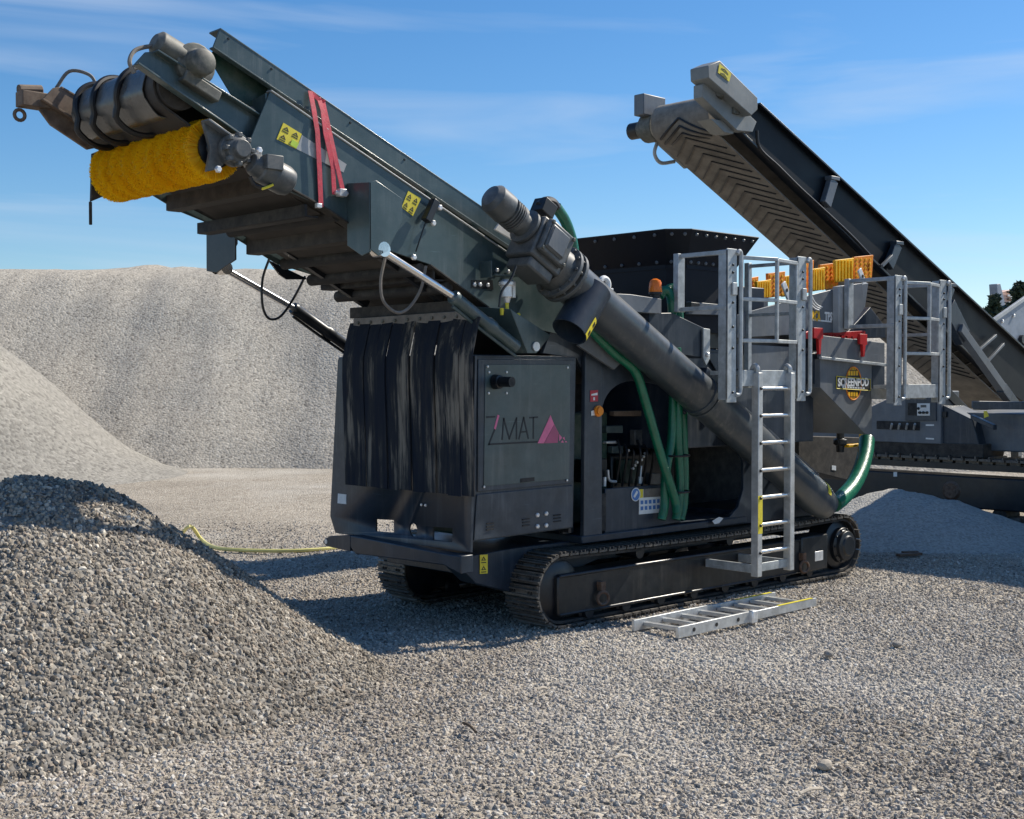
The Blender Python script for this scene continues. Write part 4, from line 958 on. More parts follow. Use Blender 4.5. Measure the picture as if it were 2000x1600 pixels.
for k, (a_, b_, yy) in enumerate(((1313, 1298, .12), (1324, 1326, .10), (1333, 1335, .16))):
    MB().tube([side(x, y, yy) for x, y in ((a_ + 3, 745), (a_ + 1, 800), (a_ - 2 + k * 2, 860), (b_ + 2, 930), (b_, 985), (b_ - 6, 1015))], .037, 12, 22, rad=lambda i: .037 * (1 + .05 * (i % 2))).build('green_hose', 'hosegreen', PL)

for yy_ in (890, 960):
    MB().torus(side(1322, yy_, .10), (0, 0, 1), .105, .010, 22, 6).build('hose_tie', 'rubberhose', PL)

# ---- galvanised landings with gates
def landing(xa, xb, zt, zb, zf, nm):
    """xa..xb along the machine at Y=-.5; zt rail, zf floor, zb foot of posts"""
    y = -.5
    m = MB(); m.span((xa + .3, y + .06, zf - .035), (xb, -.10, zf)); la = m.build('landing_floor', 'galv', PL, .003)
    m = MB(); m.span((xa + .16, y, zf - .125), (xb - .02, y + .012, zf + .005)); m.span((xa + .16, y + .012, zf - .125), (xb - .02, y + .05, zf - .115)); m.build('toe_board', 'galv', la, .002)
    for x, w_ in ((xa + .05, .13), (xb - .07, .13)):
        m = MB(); m.span((x - w_ / 2, y - .012, zb + .02), (x - w_ / 2 + .012, y + .075, zt)); m.span((x - w_ / 2, y - .012, zb), (x + w_ / 2, y, zt + .01)); m.span((x + w_ / 2 - .012, y - .012, zb + .05), (x + w_ / 2, y + .06, zt - .35))
        po = m.build('gate_post', 'galv', la, .003)
        bolts(po, [(x + .01, y - .013, z) for z in (zt - .12, zt - .18, zt - .42, zf + .35, zf + .18, zb + .08)], r=.011, mt='black')
        m = MB(); m.span((x - .01, y - .03, zt - .36), (x + .05, y - .013, zt - .26)); m.build('gate_stop', 'galv', la, .004)
    for x in (xa + .155, xb + .045):
        m = MB(); m.tube([(x - .05, y - .02, zt - .03), (x - .02, y - .02, zt - .004), (x, y - .02, zt - .03), (x, y - .02, zt - .15), (x, y - .02, zb + .22), (x, y - .02, zb + .10), (x - .02, y - .02, zb + .065), (x - .06, y - .02, zb + .06)], .017, 10, 4); m.build('grab_rail', 'galv', la)
    g0, g1 = xa + .19, xb - .14; gm_ = (g0 + g1) / 2
    for a, b, dy in ((g0, gm_ - .02, -.09), (gm_ + .02, g1, .05)):
        y0, y1 = (y, y + dy) if a == g0 else (y + dy * -1.2, y)
        z0, z1 = zt - .05, zt - .72
        m = MB()
        for z in (z0, (z0 + z1) / 2, z1): m.bar((a, y0, z), (b, y1, z), .03, .03)
        m.bar((a, y0, z1), (a, y0, z0), .026, .026); m.bar((b, y1, z1), (b, y1, z0), .026, .026); m.build('swing_gate', 'galv', la, .004)
    # railing on the left return
    m = MB()
    m.bar((xa, y, zt - .02), (xa, -.01, zt - .02), .035, .035); m.bar((xa, -.01, zt), (xa, -.01, zt - .48), .05, .09); m.bar((xa, y, zt - .46), (xa, -.01, zt - .46), .035, .035)
    m.build('return_rail', 'galv', la, .004)
    m = MB(); m.bar((xb, y, zt - .03), (xb, .1, zt - .03), .03, .03); m.bar((xb, .1, zt), (xb, .1, zf), .05, .05); m.bar((xb, y, zf + .5), (xb, .1, zf + .5), .03, .03); m.build('return_rail', 'galv', la, .004)
    for x in (xa + .45, xb - .2): MB().bar((x, y + .1, zf - .09), (x, .0, zf - .09), .05, .10).build('landing_bracket', 'galv', la, .003)
    return la
la1 = landing(1.60, 2.70, 2.93, 1.71, 1.965, 1)
la2 = landing(4.17, 5.13, 2.86, 1.65, 1.84, 2)
PY('deck_beam', 'midgrey', PL, [(1345, 589), (1422, 596), (1422, 616), (1345, 614)], .13, .17, .004)
PY('junction_box', 'rubberhose', PL, [(1350, 590), (1367, 592), (1367, 606), (1350, 604)], .07, .129, .004)

# ---- ladder hung from the landing
YL = -.515
lx0, lx1 = side(1478, 1000, YL).x, side(1541, 1000, YL).x
zt_, zb_ = 1.95, side(1478, 1126, YL).z
m = MB(); m.span((lx0 - .03, YL - .035, zb_), (lx0 + .03, YL + .035, zt_)); ld = m.build('ladder', 'alu', PL, .004)
m = MB(); m.span((lx1 - .03, YL - .035, side(1541, 1113, YL).z), (lx1 + .03, YL + .035, zt_)); m.build('stile', 'alu', ld, .004)
for k in range(7):
    z = side(1510, 759 + k * 52.6, YL).z; MB().cyl((lx0 + .028, YL, z), (lx1 - .028, YL, z), .019, 12).build('rung', 'steel', ld)
    bolts(ld, [(lx0, YL - .036, z)], r=.014, mt='rubberhose')
MB().span((lx0 - .031, YL - .0365, side(1478, 1042, YL).z), (lx0 + .0305, YL - .0352, side(1478, 968, YL).z)).build('yellow_band', 'stickeryellow', ld)
m = MB()
for x, zz in ((lx0, zb_ + .06), (lx1, zb_ + .06)):
    m.bar((x, YL + .036, zz), (x, .0, zz), .03, .07)
m.bar((lx0, YL, zb_ + .07), (lx1, YL, zb_ + .07), .012, .07, up=(0, 0, 1)); m.build('stay', 'galv', ld, .003)
for x in (lx0, lx1): MB().tube([(x, YL - .0, zt_ - .02), (x, YL, zt_ + .04), (x, YL + .03, zt_ + .06), (x, YL + .06, zt_ + .02)], .02, 8).build('hook', 'alu', ld)

# ---- screen unit behind the landing
m = MB(); m.py([(1440, 615), (1580, 577), (1648, 560), (1696, 553), (1690, 600), (1655, 648), (1440, 660)], .10, .12); sb = m.build('screen_box', 'midgrey', PL, .004)
m = MB(); a = side(1440, 615, .1); b = side(1696, 553, .1); m.prism([V((a.x, 1.3, a.z)), V((b.x, 1.3, b.z)), V((b.x, 1.3, b.z - .5)), V((a.x, 1.3, a.z - .4))], (0, .02, 0)); m.build('screen_box', 'midgrey', PL, .004)
m = MB(); m.py([(1575, 651), (1640, 651), (1655, 649), (1700, 600), (1730, 640), (1730, 660), (1575, 660)], .2, 1.2); m.build('screen_base', 'bluegrey', PL, .004)
PY('end_box', 'midgrey', sb, [(1652, 558), (1684, 553), (1690, 600), (1658, 645), (1652, 645)], .02, .095, .004)
m = MB(); m.py([(1638, 560), (1651, 557), (1651, 648), (1638, 650)], .03, .098); m.build('end_frame', 'lightgrey', sb, .003)
p = side(1596, 618, .095)
text('lettering', 'ORCA', 'yellowpoly', sb, side(1591, 617, .098), .10, .20, bold=.045)
text('lettering', 'TPS', 'stickerwhite', sb, side(1618, 618, .098), .085, .135, bold=.05)
PY('lettering_line', 'stickerwhite', sb, [(1583, 623), (1624, 627), (1624, 630), (1583, 626)], .098, .0965, 0)
for k in range(3): MB().tube([side(x + k * 3, y - k * 3, .095) for x, y in ((1580, 586), (1585, 596), (1592, 603), (1600, 606))], .007, 6).build('lettering_swoosh', 'stickerwhite', sb)
# polyurethane screen panels stacked on top
YS0 = .45
cols = ['yellowpoly', 'orangepoly']
spec = [(1668, 1706, 498, 547, 1), (1631, 1668, 504, 552, 0), (1602, 1640, 513, 566, 1), (1583, 1612, 522, 570, 0), (1552, 1590, 508, 575, 1), (1528, 1560, 536, 580, 0), (1500, 1534, 530, 582, 1), (1478, 1506, 546, 584, 0), (1458, 1482, 540, 588, 1)]
for k, (xa, xb, ya, yb, c_) in enumerate(spec):
    yy = YS0 + .035 * (k % 3) + (.05 if c_ else 0)
    m = MB(); m.py([(xa, ya + 4), (xb, ya), (xb - 3, yb - 4), (xa + 2, yb)], yy, yy + .03)
    o = m.build('screen_panel', cols[c_], PL, .004)
    if not c_:
        mm = MB()
        for j in range(6):
            u = xa + (xb - xa) * (j + .5) / 6; mm.py([(u - 1.2, ya + 5), (u + 1.2, ya + 4), (u + 1, yb - 4), (u - 1.4, yb - 3)], yy - .014, yy)
        mm.build('ribs', 'yellowpoly', o, kind='stuff')
    else:
        mm = MB()
        for j in range(5):
            for i in range(4):
                u = xa + (xb - xa) * (i + .6) / 4.4; v = ya + 5 + (yb - ya - 8) * (j + .5) / 5; cpt = side(u, v, yy - .002); mm.lathe(cpt, cpt + V((0, -.006, 0)), [(0, .014), (1, .011)], 6)
        mm.build('studs', 'yellowpoly', o, kind='stuff')
c = side(1690, 522, YS0 + .08); MB().lathe(c, c + V((0, -.03, 0)), [(0, .05), (.4, .055), (1, .045)], 16).build('panel_knob', 'rubberhose', PL)
for (qx, qy) in ((1683, 540), (1535, 567)):
    c = side(qx, qy, .35); m = MB(); m.bar(c + V((-.05, 0, .07)), c + V((.06, 0, -.09)), .07, .02, up=(0, 1, 0)); le = m.build('lifting_eye', 'stickerwhite', PL, .008)
    MB().lathe(c + V((0, -.012, 0)), c + V((0, -.016, 0)), [(0, .018), (1, .018)], 12).build('eye_hole', 'matblack', le)
# red brackets
for (xa, xb, ya, yb) in ((1590, 1608, 640, 692), (1680, 1694, 652, 697)):
    m = MB(); m.py([(xa, ya), (xb, ya + 1), (xb, ya + 22), (xb - 3, ya + 22), (xb - 5, yb), (xb - 8, yb), (xb - 9, ya + 22), (xa, ya + 20)], -.06, -.03); m.build('red_bracket', 'redpaint', PL, .003)
m = MB(); m.py([(1560, 652), (1590, 645), (1590, 660), (1560, 664)], -.02, .02); m.py([(1608, 650), (1690, 646), (1690, 662), (1608, 660)], .12, .16); m.build('red_bar', 'redpaint', PL, .004)
m = MB()
for k in range(7): c = side(1620 + k * 11, 656 + k, .10); m.lathe(c, c + V((0, -.02, .0)), [(0, .02), (1, .016)], 6)
m.build('red_bar_bolts', 'redpaint', PL, kind='stuff')

# ---- sump with the maker's badge
m = MB(); m.py([(1603, 655), (1728, 670), (1728, 712), (1603, 700)], -.02, .02); su = m.build('sump_rim', 'midgrey', PL, .004)
m = MB(); m.bar(side(1602, 699, -.035), side(1731, 713, -.035), .03, .025); m.build('rim_angle', 'galv', su, .003)
m = MB(); m.py([(1602, 701), (1703, 712), (1703, 849), (1690, 848), (1602, 757)], .0, 1.25); sp2 = m.build('sump', 'midgrey', PL, .004)
m = MB(); m.py([(1704, 713), (1728, 715), (1728, 775), (1704, 778)], .02, .9); m.build('sump_wing', 'anthracite', PL, .004)
m = MB(); m.py([(1582, 690), (1602, 690), (1602, 756), (1582, 745)], .06, .5); m.build('sump_side', 'bluegrey', PL, .004)
bc = side(1667, 750, -.002)
bz = lambda x, y, d=.0: side(x, y, -.004 - d)
# globe, plate and lettering
m = MB(); ring = []
for k in range(28):
    a = k * math.tau / 28; ring.append((1667 + 15 * math.cos(a), 749 + 32 * math.sin(a)))
m.py(ring, -.003, -.001); bd = m.build('badge', 'stickerblack', sp2)
m = MB(); pts = [side(x, y, -.006) for x, y in ring]; m.tube(pts + [pts[0]], .0055, 6, 1); m.build('badge_ring', 'orangepoly', bd)
for k, (yy, hh) in enumerate(((729, 9), (720, 6), (770, 9), (779, 6))):
    for j in range(4):
        w_ = math.sqrt(max(.05, 1 - ((yy - 749) / 32) ** 2)) * 13; x0_ = 1667 - w_ + j * w_ / 2; x1_ = x0_ + w_ / 2 - 1.4
        PY('badge_tile', 'yellowpoly', bd, [(x0_, yy - hh / 2), (x1_, yy - hh / 2), (x1_, yy + hh / 2), (x0_, yy + hh / 2)], -.0055, -.004, 0)
pt_ = PY('badge_plate', 'stickerblack', bd, [(1634, 735), (1700, 741), (1700, 763), (1634, 759)], -.008, -.0056, 0)
m = MB(); q = [side(x, y, -.009) for x, y in ((1634, 735), (1700, 741), (1700, 763), (1634, 759))]; m.tube(q + [q[0]], .0035, 5, 1); m.build('badge_frame', 'stickeryellow', bd)
pw = side(1697, 748, -.0085).x - side(1637, 744, -.0085).x
text('lettering', 'SCREENPOD', 'stickerwhite', bd, side(1667, 746.5, -.0085), .085, pw, bold=.035)
m = MB()
for k in range(9):
    u = 1645 + k * 5; m.py([(u, 754.5 + k * .3), (u + 3.8, 754.8 + k * .3), (u + 3.8, 757.8 + k * .3), (u, 757.4 + k * .3)], -.0095, -.008)
m.build('small_print', 'stickerwhite', bd, kind='stuff')
# outlet, valve and hose under the sump
m = MB(); m.py([(1560, 852), (1690, 855), (1690, 905), (1656, 938), (1560, 914)], .9, 1.3); m.build('collector_box', 'grime', PL, .005)
PY('notice', 'stickerwhite', PL, [(1625, 909), (1633, 910), (1633, 919), (1625, 918)], .895, .899, 0)
c = side(1641, 868, .45); m = MB(); m.lathe(c + V((0, 0, .12)), c - V((0, 0, .08)), [(0, .04), (.3, .04), (.35, .07), (.6, .07), (.65, .045), (1, .04)], 16); m.lathe(c + V((-.08, 0, .02)), c + V((.08, 0, .02)), [(0, .03), (1, .03)], 10); va = m.build('valve', 'rubberhose', PL, .004)
m = MB(); m.bar(c + V((.06, -.03, -.02)), c + V((.32, -.04, -.01)), .07, .03); m.bar(c + V((.32, -.04, -.05)), c + V((.34, -.04, .14)), .04, .03); m.build('valve_handle', 'yellowpoly', va, .006)
MB().tube([side(x, y, .30 - k * .07) for k, (x, y) in enumerate(((1693, 858), (1690, 885), (1682, 915), (1666, 948), (1645, 972), (1628, 985)))], .078, 14, 22, rad=lambda i: .078 * (1 + .035 * (i % 2))).build('green_hose', 'hosegreen', PL)
m = MB(); m.bar((3.4, .5, .7), (3.4, .5, 1.5), .08, .08); m.bar((4.1, .9, .7), (4.1, .9, 1.4), .1, .1); m.bar((4.1, 1.6, .7), (4.1, 1.6, 1.5), .1, .1); m.build('support_leg', 'black', PL)
PY('deck_plate', 'midgrey', PL, [(1440, 672), (1580, 680), (1580, 750), (1440, 720)], .14, .16, .003)
PY('deck_plate', 'anthracite', PL, [(1380, 690), (1560, 690), (1560, 860), (1470, 850)], .17, .19, .003)
# paper tucked in the opening
PY('paper_tag', 'stickerwhite', PL, [(1391, 1018), (1404, 1010), (1413, 1012), (1405, 1022), (1396, 1024)], .12, .122, 0)

# ---- red ratchet strap over the conveyor
RS = thing('ratchet_strap', side(640, 300, .16), 'red webbing ratchet strap tied over the raised conveyor side', 'strap')
for w_, pts in ((.036, ((606, 178, .235), (613, 215, .20), (620, 258, .185), (624, 330, .185), (627, 404, .185))), (.034, ((622, 190, .235), (630, 215, .20), (636, 262, .185), (650, 325, .182), (653, 380, .182))), (.034, ((630, 196, .235), (642, 250, .20), (657, 318, .18), (671, 378, .178))), (.03, ((610, 182, .232), (624, 196, .225), (634, 200, .232)))):
    MB().ribbon([side(x, y, yy - .008) for x, y, yy in pts], w_, (1, 0, .1), .004).build('webbing', 'strapred', RS)
c = side(667, 377, .165); m = MB(); m.box(c, (.06, .05, .05)); m.cyl(c + V((-.05, 0, 0)), c + V((.05, 0, 0)), .014, 10); m.build('ratchet', 'zinc', RS, .004)
m = MB(); m.box(side(622, 402, .175), (.04, .03, .03)); m.build('strap_hook', 'zinc', RS, .004)

# ================================================================== the second machine: tracked screener with a side conveyor
SB = thing('tracked_screener', (10.2, 1.0, 0), 'dark tracked screener behind on the right with long chevron belt conveyor', 'machine')
YB, YBF = 2.55, 3.56
TOPL = [(1476, 204), (1962, 650), (2130, 806)]
BOTL = [(2130, 880), (1930, 735), (1690, 506), (1425, 246)]
bm_ = MB(); bm_.py(TOPL + BOTL, YB, YB + .02); bs = bm_.build('conveyor_side', 'jet', SB, .006)
q = [side(x, y, YB) for x, y in TOPL + BOTL]
m = MB(); m.prism([V((p.x, YBF, p.z - (.0 if i > 2 else .22))) for i, p in enumerate(q)], (0, .02, 0)); m.build('conveyor_side', 'jet', SB, .006)
for a_, b_, w_ in (((1476, 204), (2130, 806), .10), ((1425, 246), (1930, 735), .12)):
    a, b = side(*a_, YB), side(*b_, YB); MB().bar(a + V((0, -.02, 0)), b + V((0, -.02, 0)), w_, .03).build('edge_angle', 'black', bs, .005)
# belt under side with chevrons
h0, h1 = side(1418, 262, YB), side(2000, 810, YB)
bd_ = (h1 - h0).normalized(); bu = V((-bd_.z, 0, bd_.x)); bu = bu if bu.z > 0 else -bu
DRB = .24
Dc = h0 + bu * (DRB - .03) - bd_ * .10
def bpath():
    pts = [Dc + bd_ * 8 + bu * DRB, Dc + bu * DRB]
    for k in range(1, 12): a = math.pi * k / 12; pts.append(Dc + bu * DRB * math.cos(a) - bd_ * DRB * math.sin(a))
    return pts + [Dc - bu * DRB, Dc + bd_ * 9.0 - bu * DRB]
YM = (YB + YBF) / 2
MB().ribbon([V((p.x, YM, p.z)) for p in bpath()], .88, (0, 1, 0), .016).build('belt', 'belttan', SB)
MB().cyl(V((Dc.x, YB + .08, Dc.z)), V((Dc.x, YBF - .08, Dc.z)), DRB - .012, 26).build('head_drum', 'belt', SB)
def chev_mesh():
    m = MB()
    for sg in (1, -1):
        for off in (0,):
            a = V((0, 0, 0)); b = bd_ * .34 + V((0, sg * .38, 0)); m.bar(a, b, .015, .015, up=bu)
    bmesh.ops.recalc_face_normals(m.bm, faces=m.bm.faces); me = bpy.data.meshes.new('chevron'); m.bm.to_mesh(me); m.bm.free(); me.materials.append(MATS['rubberhose']); return me
CM = chev_mesh()
for k in range(38):
    p = Dc + bd_ * (-.02 + k * .185) - bu * (DRB + .016); place('chevron', CM, (p.x, YM, p.z), SB)
for k in range(1, 4):                                            # those lying round the drum
    a = math.pi * (1 - k * .12); p = Dc + bu * (DRB + .014) * math.cos(a) - bd_ * (DRB + .014) * math.sin(a)
    m = MB()
    for sg in (1, -1):
        pts = []
        for j in range(5):
            aa = a + j * .22; pts.append(Dc + (bu * math.cos(aa) - bd_ * math.sin(aa)) * (DRB + .014) + V((0, YM - Dc.y + sg * j * .09, 0)))
        m.ribbon(pts, .026, bd_, .02)
    m.build('chevron', 'rubberhose', SB)
# head guards, motor, handle
m = MB(); m.py([(1383, 128), (1406, 118), (1480, 191), (1480, 214), (1468, 226), (1384, 152)], YB - .28, YB - .02); gd_ = m.build('drum_guard', 'guardgrey', SB, .01)
hazard(gd_, [(1405, 124), (1428, 144), (1424, 160), (1402, 142)], YB - .285, marks=1)
m = MB(); m.py([(1372, 165), (1390, 155), (1478, 238), (1470, 258), (1440, 255), (1372, 190)], YB - .16, YB - .03); m.build('take_up_frame', 'guardgrey', SB, .006)
m = MB(); m.lathe(side(1405, 180, YB - .2), side(1405, 180, YB - .05), [(0, .05), (.3, .09), (1, .09)], 16); m.box(side(1437, 210, YB - .17), (.12, .04, .16)); m.build('drum_bearing', 'casting', SB, .006)
m = MB(); m.py([(1388, 232), (1440, 240), (1432, 262), (1415, 258)], YB - .1, YB + .1); m.build('scraper', 'guardgrey', SB, .004)
fx = Dc.x
m = MB(); m.box(V((fx - .05, YBF + .12, Dc.z + .25)), (.42, .16, .26)); m.build('drum_guard', 'midgrey', SB, .012)
m = MB(); m.lathe(V((fx, YBF + .02, Dc.z)), V((fx, YBF + .30, Dc.z)), [(0, .18), (.7, .18), (.8, .12), (1, .12)], 18); gm2 = m.build('drive_gearbox', 'casting', SB, .008)
MB().lathe(V((fx, YBF + .30, Dc.z)), V((fx, YBF + .48, Dc.z)), [(0, .09), (.1, .105), (.9, .105), (1, .07)], 16).build('drive_motor', 'rubberhose', SB)
b0 = V((fx + .0, YBF + .08, Dc.z - .22))
MB().tube([b0 + V((.05, 0, .05)), b0 + V((.02, .02, -.10)), b0 + V((.14, .02, -.2)), b0 + V((.38, 0, -.16))], .024, 8).build('hand_guard', 'lightgrey', SB)
m = MB(); m.bar(b0 + V((-.1, 0, .15)), b0 + V((.62, 0, -.18)), .05, .10); m.build('take_up_frame', 'guardgrey', SB, .006)
# hoops and cross straps along the side
for (x, y, x2, y2) in ((1626, 352, 1612, 400), (1752, 478, 1735, 520), (1856, 560, 1838, 610)):
    a, b = side(x, y, YB - .05), side(x2, y2, YB - .05); m = MB(); m.bar(a, b, .16, .08, up=(0, 1, 0)); m.box(a + V((0, .1, .02)), (.20, .30, .05)); m.build('belt_hoop', 'midgrey' if x < 1700 else 'anthracite', SB, .008)
MB().tube([side(x, y, YB - .08) for x, y in ((1478, 255), (1484, 290), (1520, 325), (1560, 365), (1600, 402), (1660, 458), (1700, 500))], .02, 8).build('hydraulic_hose', 'rubberhose', SB)
for (a_, b_) in (((1905, 690), (1945, 655)), ((1925, 710), (1960, 672)), ((1722, 520), (1742, 500))): MB().bar(side(*a_, YB - .1), side(*b_, YB - .1), .04, .04).build('belt_bracket', 'midgrey', SB, .004)
# supporting struts
for (a_, b_, yy, w_, mt) in (((1872, 640), (1968, 775), YB - .35, .13, 'midgrey'), ((1955, 757), (2080, 930), YB - .35, .16, 'anthracite'), ((1905, 790), (2040, 792), YB - .5, .10, 'midgrey'), ((1925, 795), (1922, 880), YB - .55, .10, 'midgrey'), ((1985, 795), (1985, 900), YB - .55, .12, 'midgrey'), ((1940, 850), (2040, 852), YB - .5, .16, 'midgrey'), ((1850, 600), (1880, 660), YB - .3, .3, 'bluegrey'), ((1838, 760), (1955, 880), YB - .8, .14, 'black')):
    MB().bar(side(*a_, yy), side(*b_, yy), w_, .12, up=(0, 1, 0)).build('strut', mt, SB, .006)
# tail conveyor under the strut
a, b = side(1850, 640, YB + .1), side(2060, 840, YB + .1)
m = MB(); m.prism([a, b, b + V((0, 1.0, 0)), a + V((0, 1.0, 0))], (0, 0, -.04)); m.build('feed_belt', 'belt', SB)
for k in range(9):
    t = .05 + k * .11; p = a.lerp(b, t); MB().bar(p + V((0, .1, -.05)), p + V((.25, .5, -.16)), .03, .02).build('chevron', 'rubberhose', SB)
# body
XB = 9.2
body = MB(); body.span((XB + .25, -2.2, .95), (XB + 2.4, 4.5, 1.45)); body.build('main_frame', 'midgrey', SB, .02)
m = MB(); m.px([(1690, 855), (1690, 800), (1770, 762), (1838, 764), (1838, 868), (1690, 862)], XB, XB + .5); cp = m.build('control_cabinet', 'midgrey', SB, .012)
m = MB(); m.px([(1838, 790), (1900, 820), (1915, 880), (1838, 872)], XB + .05, XB + .6); m.build('control_cabinet', 'bluegrey', SB, .012)
PX('panel_frame', 'anthracite', cp, [(1768, 778), (1828, 778), (1828, 822), (1768, 822)], XB - .02, XB - .001, .003)
PX('panel_recess', 'matblack', cp, [(1773, 787), (1790, 788), (1790, 812), (1773, 811)], XB - .026, XB - .021, 0)
pp_ = PX('switch_panel', 'stickerwhite', cp, [(1791, 788), (1816, 788), (1816, 812), (1791, 812)], XB - .03, XB - .021, .002)
for (x, y) in ((1797, 806), (1804, 806), (1811, 806), (1794, 798)): MB().lathe(front(x, y, XB - .03), front(x, y, XB - .03) + V((-.03, 0, 0)), [(0, .02), (1, .016)], 8).build('switch', 'stickerblack', pp_)
PX('display', 'gearbox', pp_, [(1798, 791), (1809, 791), (1809, 796), (1798, 796)], XB - .034, XB - .031, 0)
sl_ = PX('lever_slot', 'matblack', cp, [(1712, 822), (1796, 824), (1796, 841), (1712, 838)], XB - .008, XB - .001, 0)
for k in range(4):
    x = 1740 + k * 15; MB().cyl(front(x, 838, XB - .01), front(x + 2, 828, XB - .10), .016, 8).build('lever', 'lightgrey', sl_)
PX('label', 'stickerwhite', cp, [(1815, 767), (1835, 767), (1835, 776), (1815, 776)], XB - .004, XB, 0)
PX('label', 'stickerwhite', cp, [(1808, 829), (1824, 829), (1824, 832), (1808, 832)], XB - .004, XB, 0)
PX('label', 'stickerwhite', cp, [(1808, 855), (1824, 856), (1824, 859), (1808, 858)], XB - .004, XB, 0)
PX('socket', 'stickerblack', cp, [(1839, 804), (1848, 804), (1848, 815), (1839, 815)], XB + .02, XB + .048, .002)
m = MB(); m.px([(1692, 862), (1920, 868), (1920, 895), (1692, 890)], XB + .02, XB + .6); m.build('side_skirt', 'grime', SB, .008)
m = MB(); m.px([(1900, 785), (2060, 785), (2060, 800), (1900, 800)], XB - .1, XB + .1); m.px([(1895, 810), (1940, 830), (1940, 840), (1895, 818)], XB - .1, XB + .0); m.build('walkway_frame', 'anthracite', SB, .006)
PX('yellow_plate', 'stickeryellow', SB, [(1921, 803), (1927, 803), (1931, 813), (1922, 817)], XB - .12, XB - .11, 0)
# its crawler, seen along the ground behind the grey heap
yA, yZ = 4.8, -2.8
m = MB(); m.span((XB - .02, yZ, .20), (XB + .45, yA, .62)); tf = m.build('track_frame', 'black', SB, .02)
m = MB(); m.lathe(V((XB - .05, front(1860, 951, XB).y, .42)), V((XB + .0, front(1860, 951, XB).y, .42)), [(0, .10), (.6, .13), (1, .13)], 18); m.build('hub', 'rust', tf)
sm = MB(); sm.box((0, 0, 0), (.5, .16, .03)); sm.box((0, -.06, .025), (.5, .02, .04)); sm.box((-.1, 0, -.05), (.12, .14, .07)); sm.box((.1, 0, -.05), (.12, .14, .07))
bmesh.ops.recalc_face_normals(sm.bm, faces=sm.bm.faces); SM2 = bpy.data.meshes.new('track_shoe'); sm.bm.to_mesh(SM2); sm.bm.free(); SM2.materials.append(MATS['shoe'])
k = 0; y = yZ
while y < yA:
    place('track_shoe', SM2, (XB + .22, y, .84), tf); place('track_shoe', SM2, (XB + .22, y, .03), tf, rot=(math.pi, 0, 0)); y += .185
for k in range(9): MB().cyl((XB + .02, yZ + .5 + k * .8, .13), (XB + .4, yZ + .5 + k * .8, .13), .10, 14).build('roller', 'grime', tf)
PX('notice', 'stickerwhite', tf, [(1745, 922), (1752, 922), (1752, 931), (1745, 931)], XB - .026, XB - .022, 0)
m = MB(); m.span((XB + .02, yZ, .70), (XB + .4, yA, .78)); m.build('track_guard', 'black', tf)
# its tall feed box, out of view to the right, which shades the yard
m = MB(); m.prism([V((XB + .3, -4.4, 1.4)), V((XB + .3, .6, 1.4)), V((XB + .3, .6, 3.5)), V((XB + .3, .05, 4.4)), V((XB + .3, -2.4, 4.6)), V((XB + .3, -4.4, 4.9))], (2.2, 0, 0)); m.build('feed_box', 'anthracite', SB, .02)
for k in range(5):
    yk = -4.1 + k * 1.1; zk = 4.85 - .13 * k if k < 4 else 4.3
    MB().span((XB + .2, yk - .05, 1.42), (XB + .3, yk + .05, zk - .12)).build('feed_box_rib', 'anthracite', SB, .01)
m = MB(); m.bar((XB + .5, -3.9, 0), (XB + .5, -3.9, 1.4), .2, .2); m.bar((XB + 2.2, -3.9, 0), (XB + 2.2, -3.9, 1.4), .2, .2); m.build('support_leg', 'anthracite', SB)

# ================================================================== third machine, far right
TM = thing('feeder_machine', V((side(2010, 640, 9.).x, 9.6, 0)), 'blue grey sloping hopper machine at the far right edge', 'machine')
m = MB(); m.py([(1922, 640), (2000, 584), (2120, 500), (2120, 690), (1965, 690), (1950, 672)], 9., 9.08); hw = m.build('hopper_wing', 'slabgrey', TM, .01)
m = MB(); m.bar(side(1920, 640, 8.97), side(2120, 499, 8.97), .08, .10); m.build('wing_edge', 'lightgrey', hw, .006)
bolts(hw, [side(x, y, 8.99) for x, y in ((1979, 617), (1957, 628))], r=.05)
m = MB(); m.py([(1958, 692), (2120, 692), (2120, 735), (1975, 730)], 9.2, 11.2); m.build('hopper_body', 'slabgrey', TM, .02)
m = MB(); m.py([(1990, 735), (2120, 735), (2120, 800), (2000, 800)], 9.3, 11.); m.build('chassis', 'lightgrey', TM, .02)
m = MB(); m.py([(1995, 800), (2120, 800), (2120, 905), (1995, 905)], 9.3, 11.); m.build('undercarriage', 'black', TM, .02)
for (x, y) in ((1993, 663), (1999, 668)): MB().lathe(side(x, y, 8.98), side(x, y, 8.98) + V((0, -.1, 0)), [(0, .12), (1, .12)], 10).build('wing_pin', 'black', hw)

# pale crane head over the wing and the trees behind
CH = thing('pale_crane', V((side(1960, 600, 22.).x, 22., 0)), 'pale mast with a peach striped hood above the sloping wing', 'crane')
m = MB(); m.py([(1947, 555), (1954, 554), (1965, 600), (1955, 605), (1950, 602)], 22., 22.4); m.build('mast', 'slabgrey', CH, .02)
m = MB(); m.py([(1957, 570), (1972, 566), (1978, 600), (1966, 602)], 22.1, 22.5); m.build('hood', 'farorange', CH, .02)
for k in range(5): PY('hood_stripe', 'farwhite' if k % 2 else 'bark', CH, [(1968 + k, 568 + k * 7), (1990 + k, 572 + k * 7), (1990 + k, 576 + k * 7), (1968 + k, 572 + k * 7)], 22., 22.05, 0)
m = MB(); m.py([(1950, 600), (1965, 600), (1968, 640), (1948, 640)], 22.05, 22.5); m.py([(1952, 640), (1964, 640), (1964, 790), (1952, 790)], 22.1, 22.4); m.build('mast_foot', 'slabgrey', CH, .02)
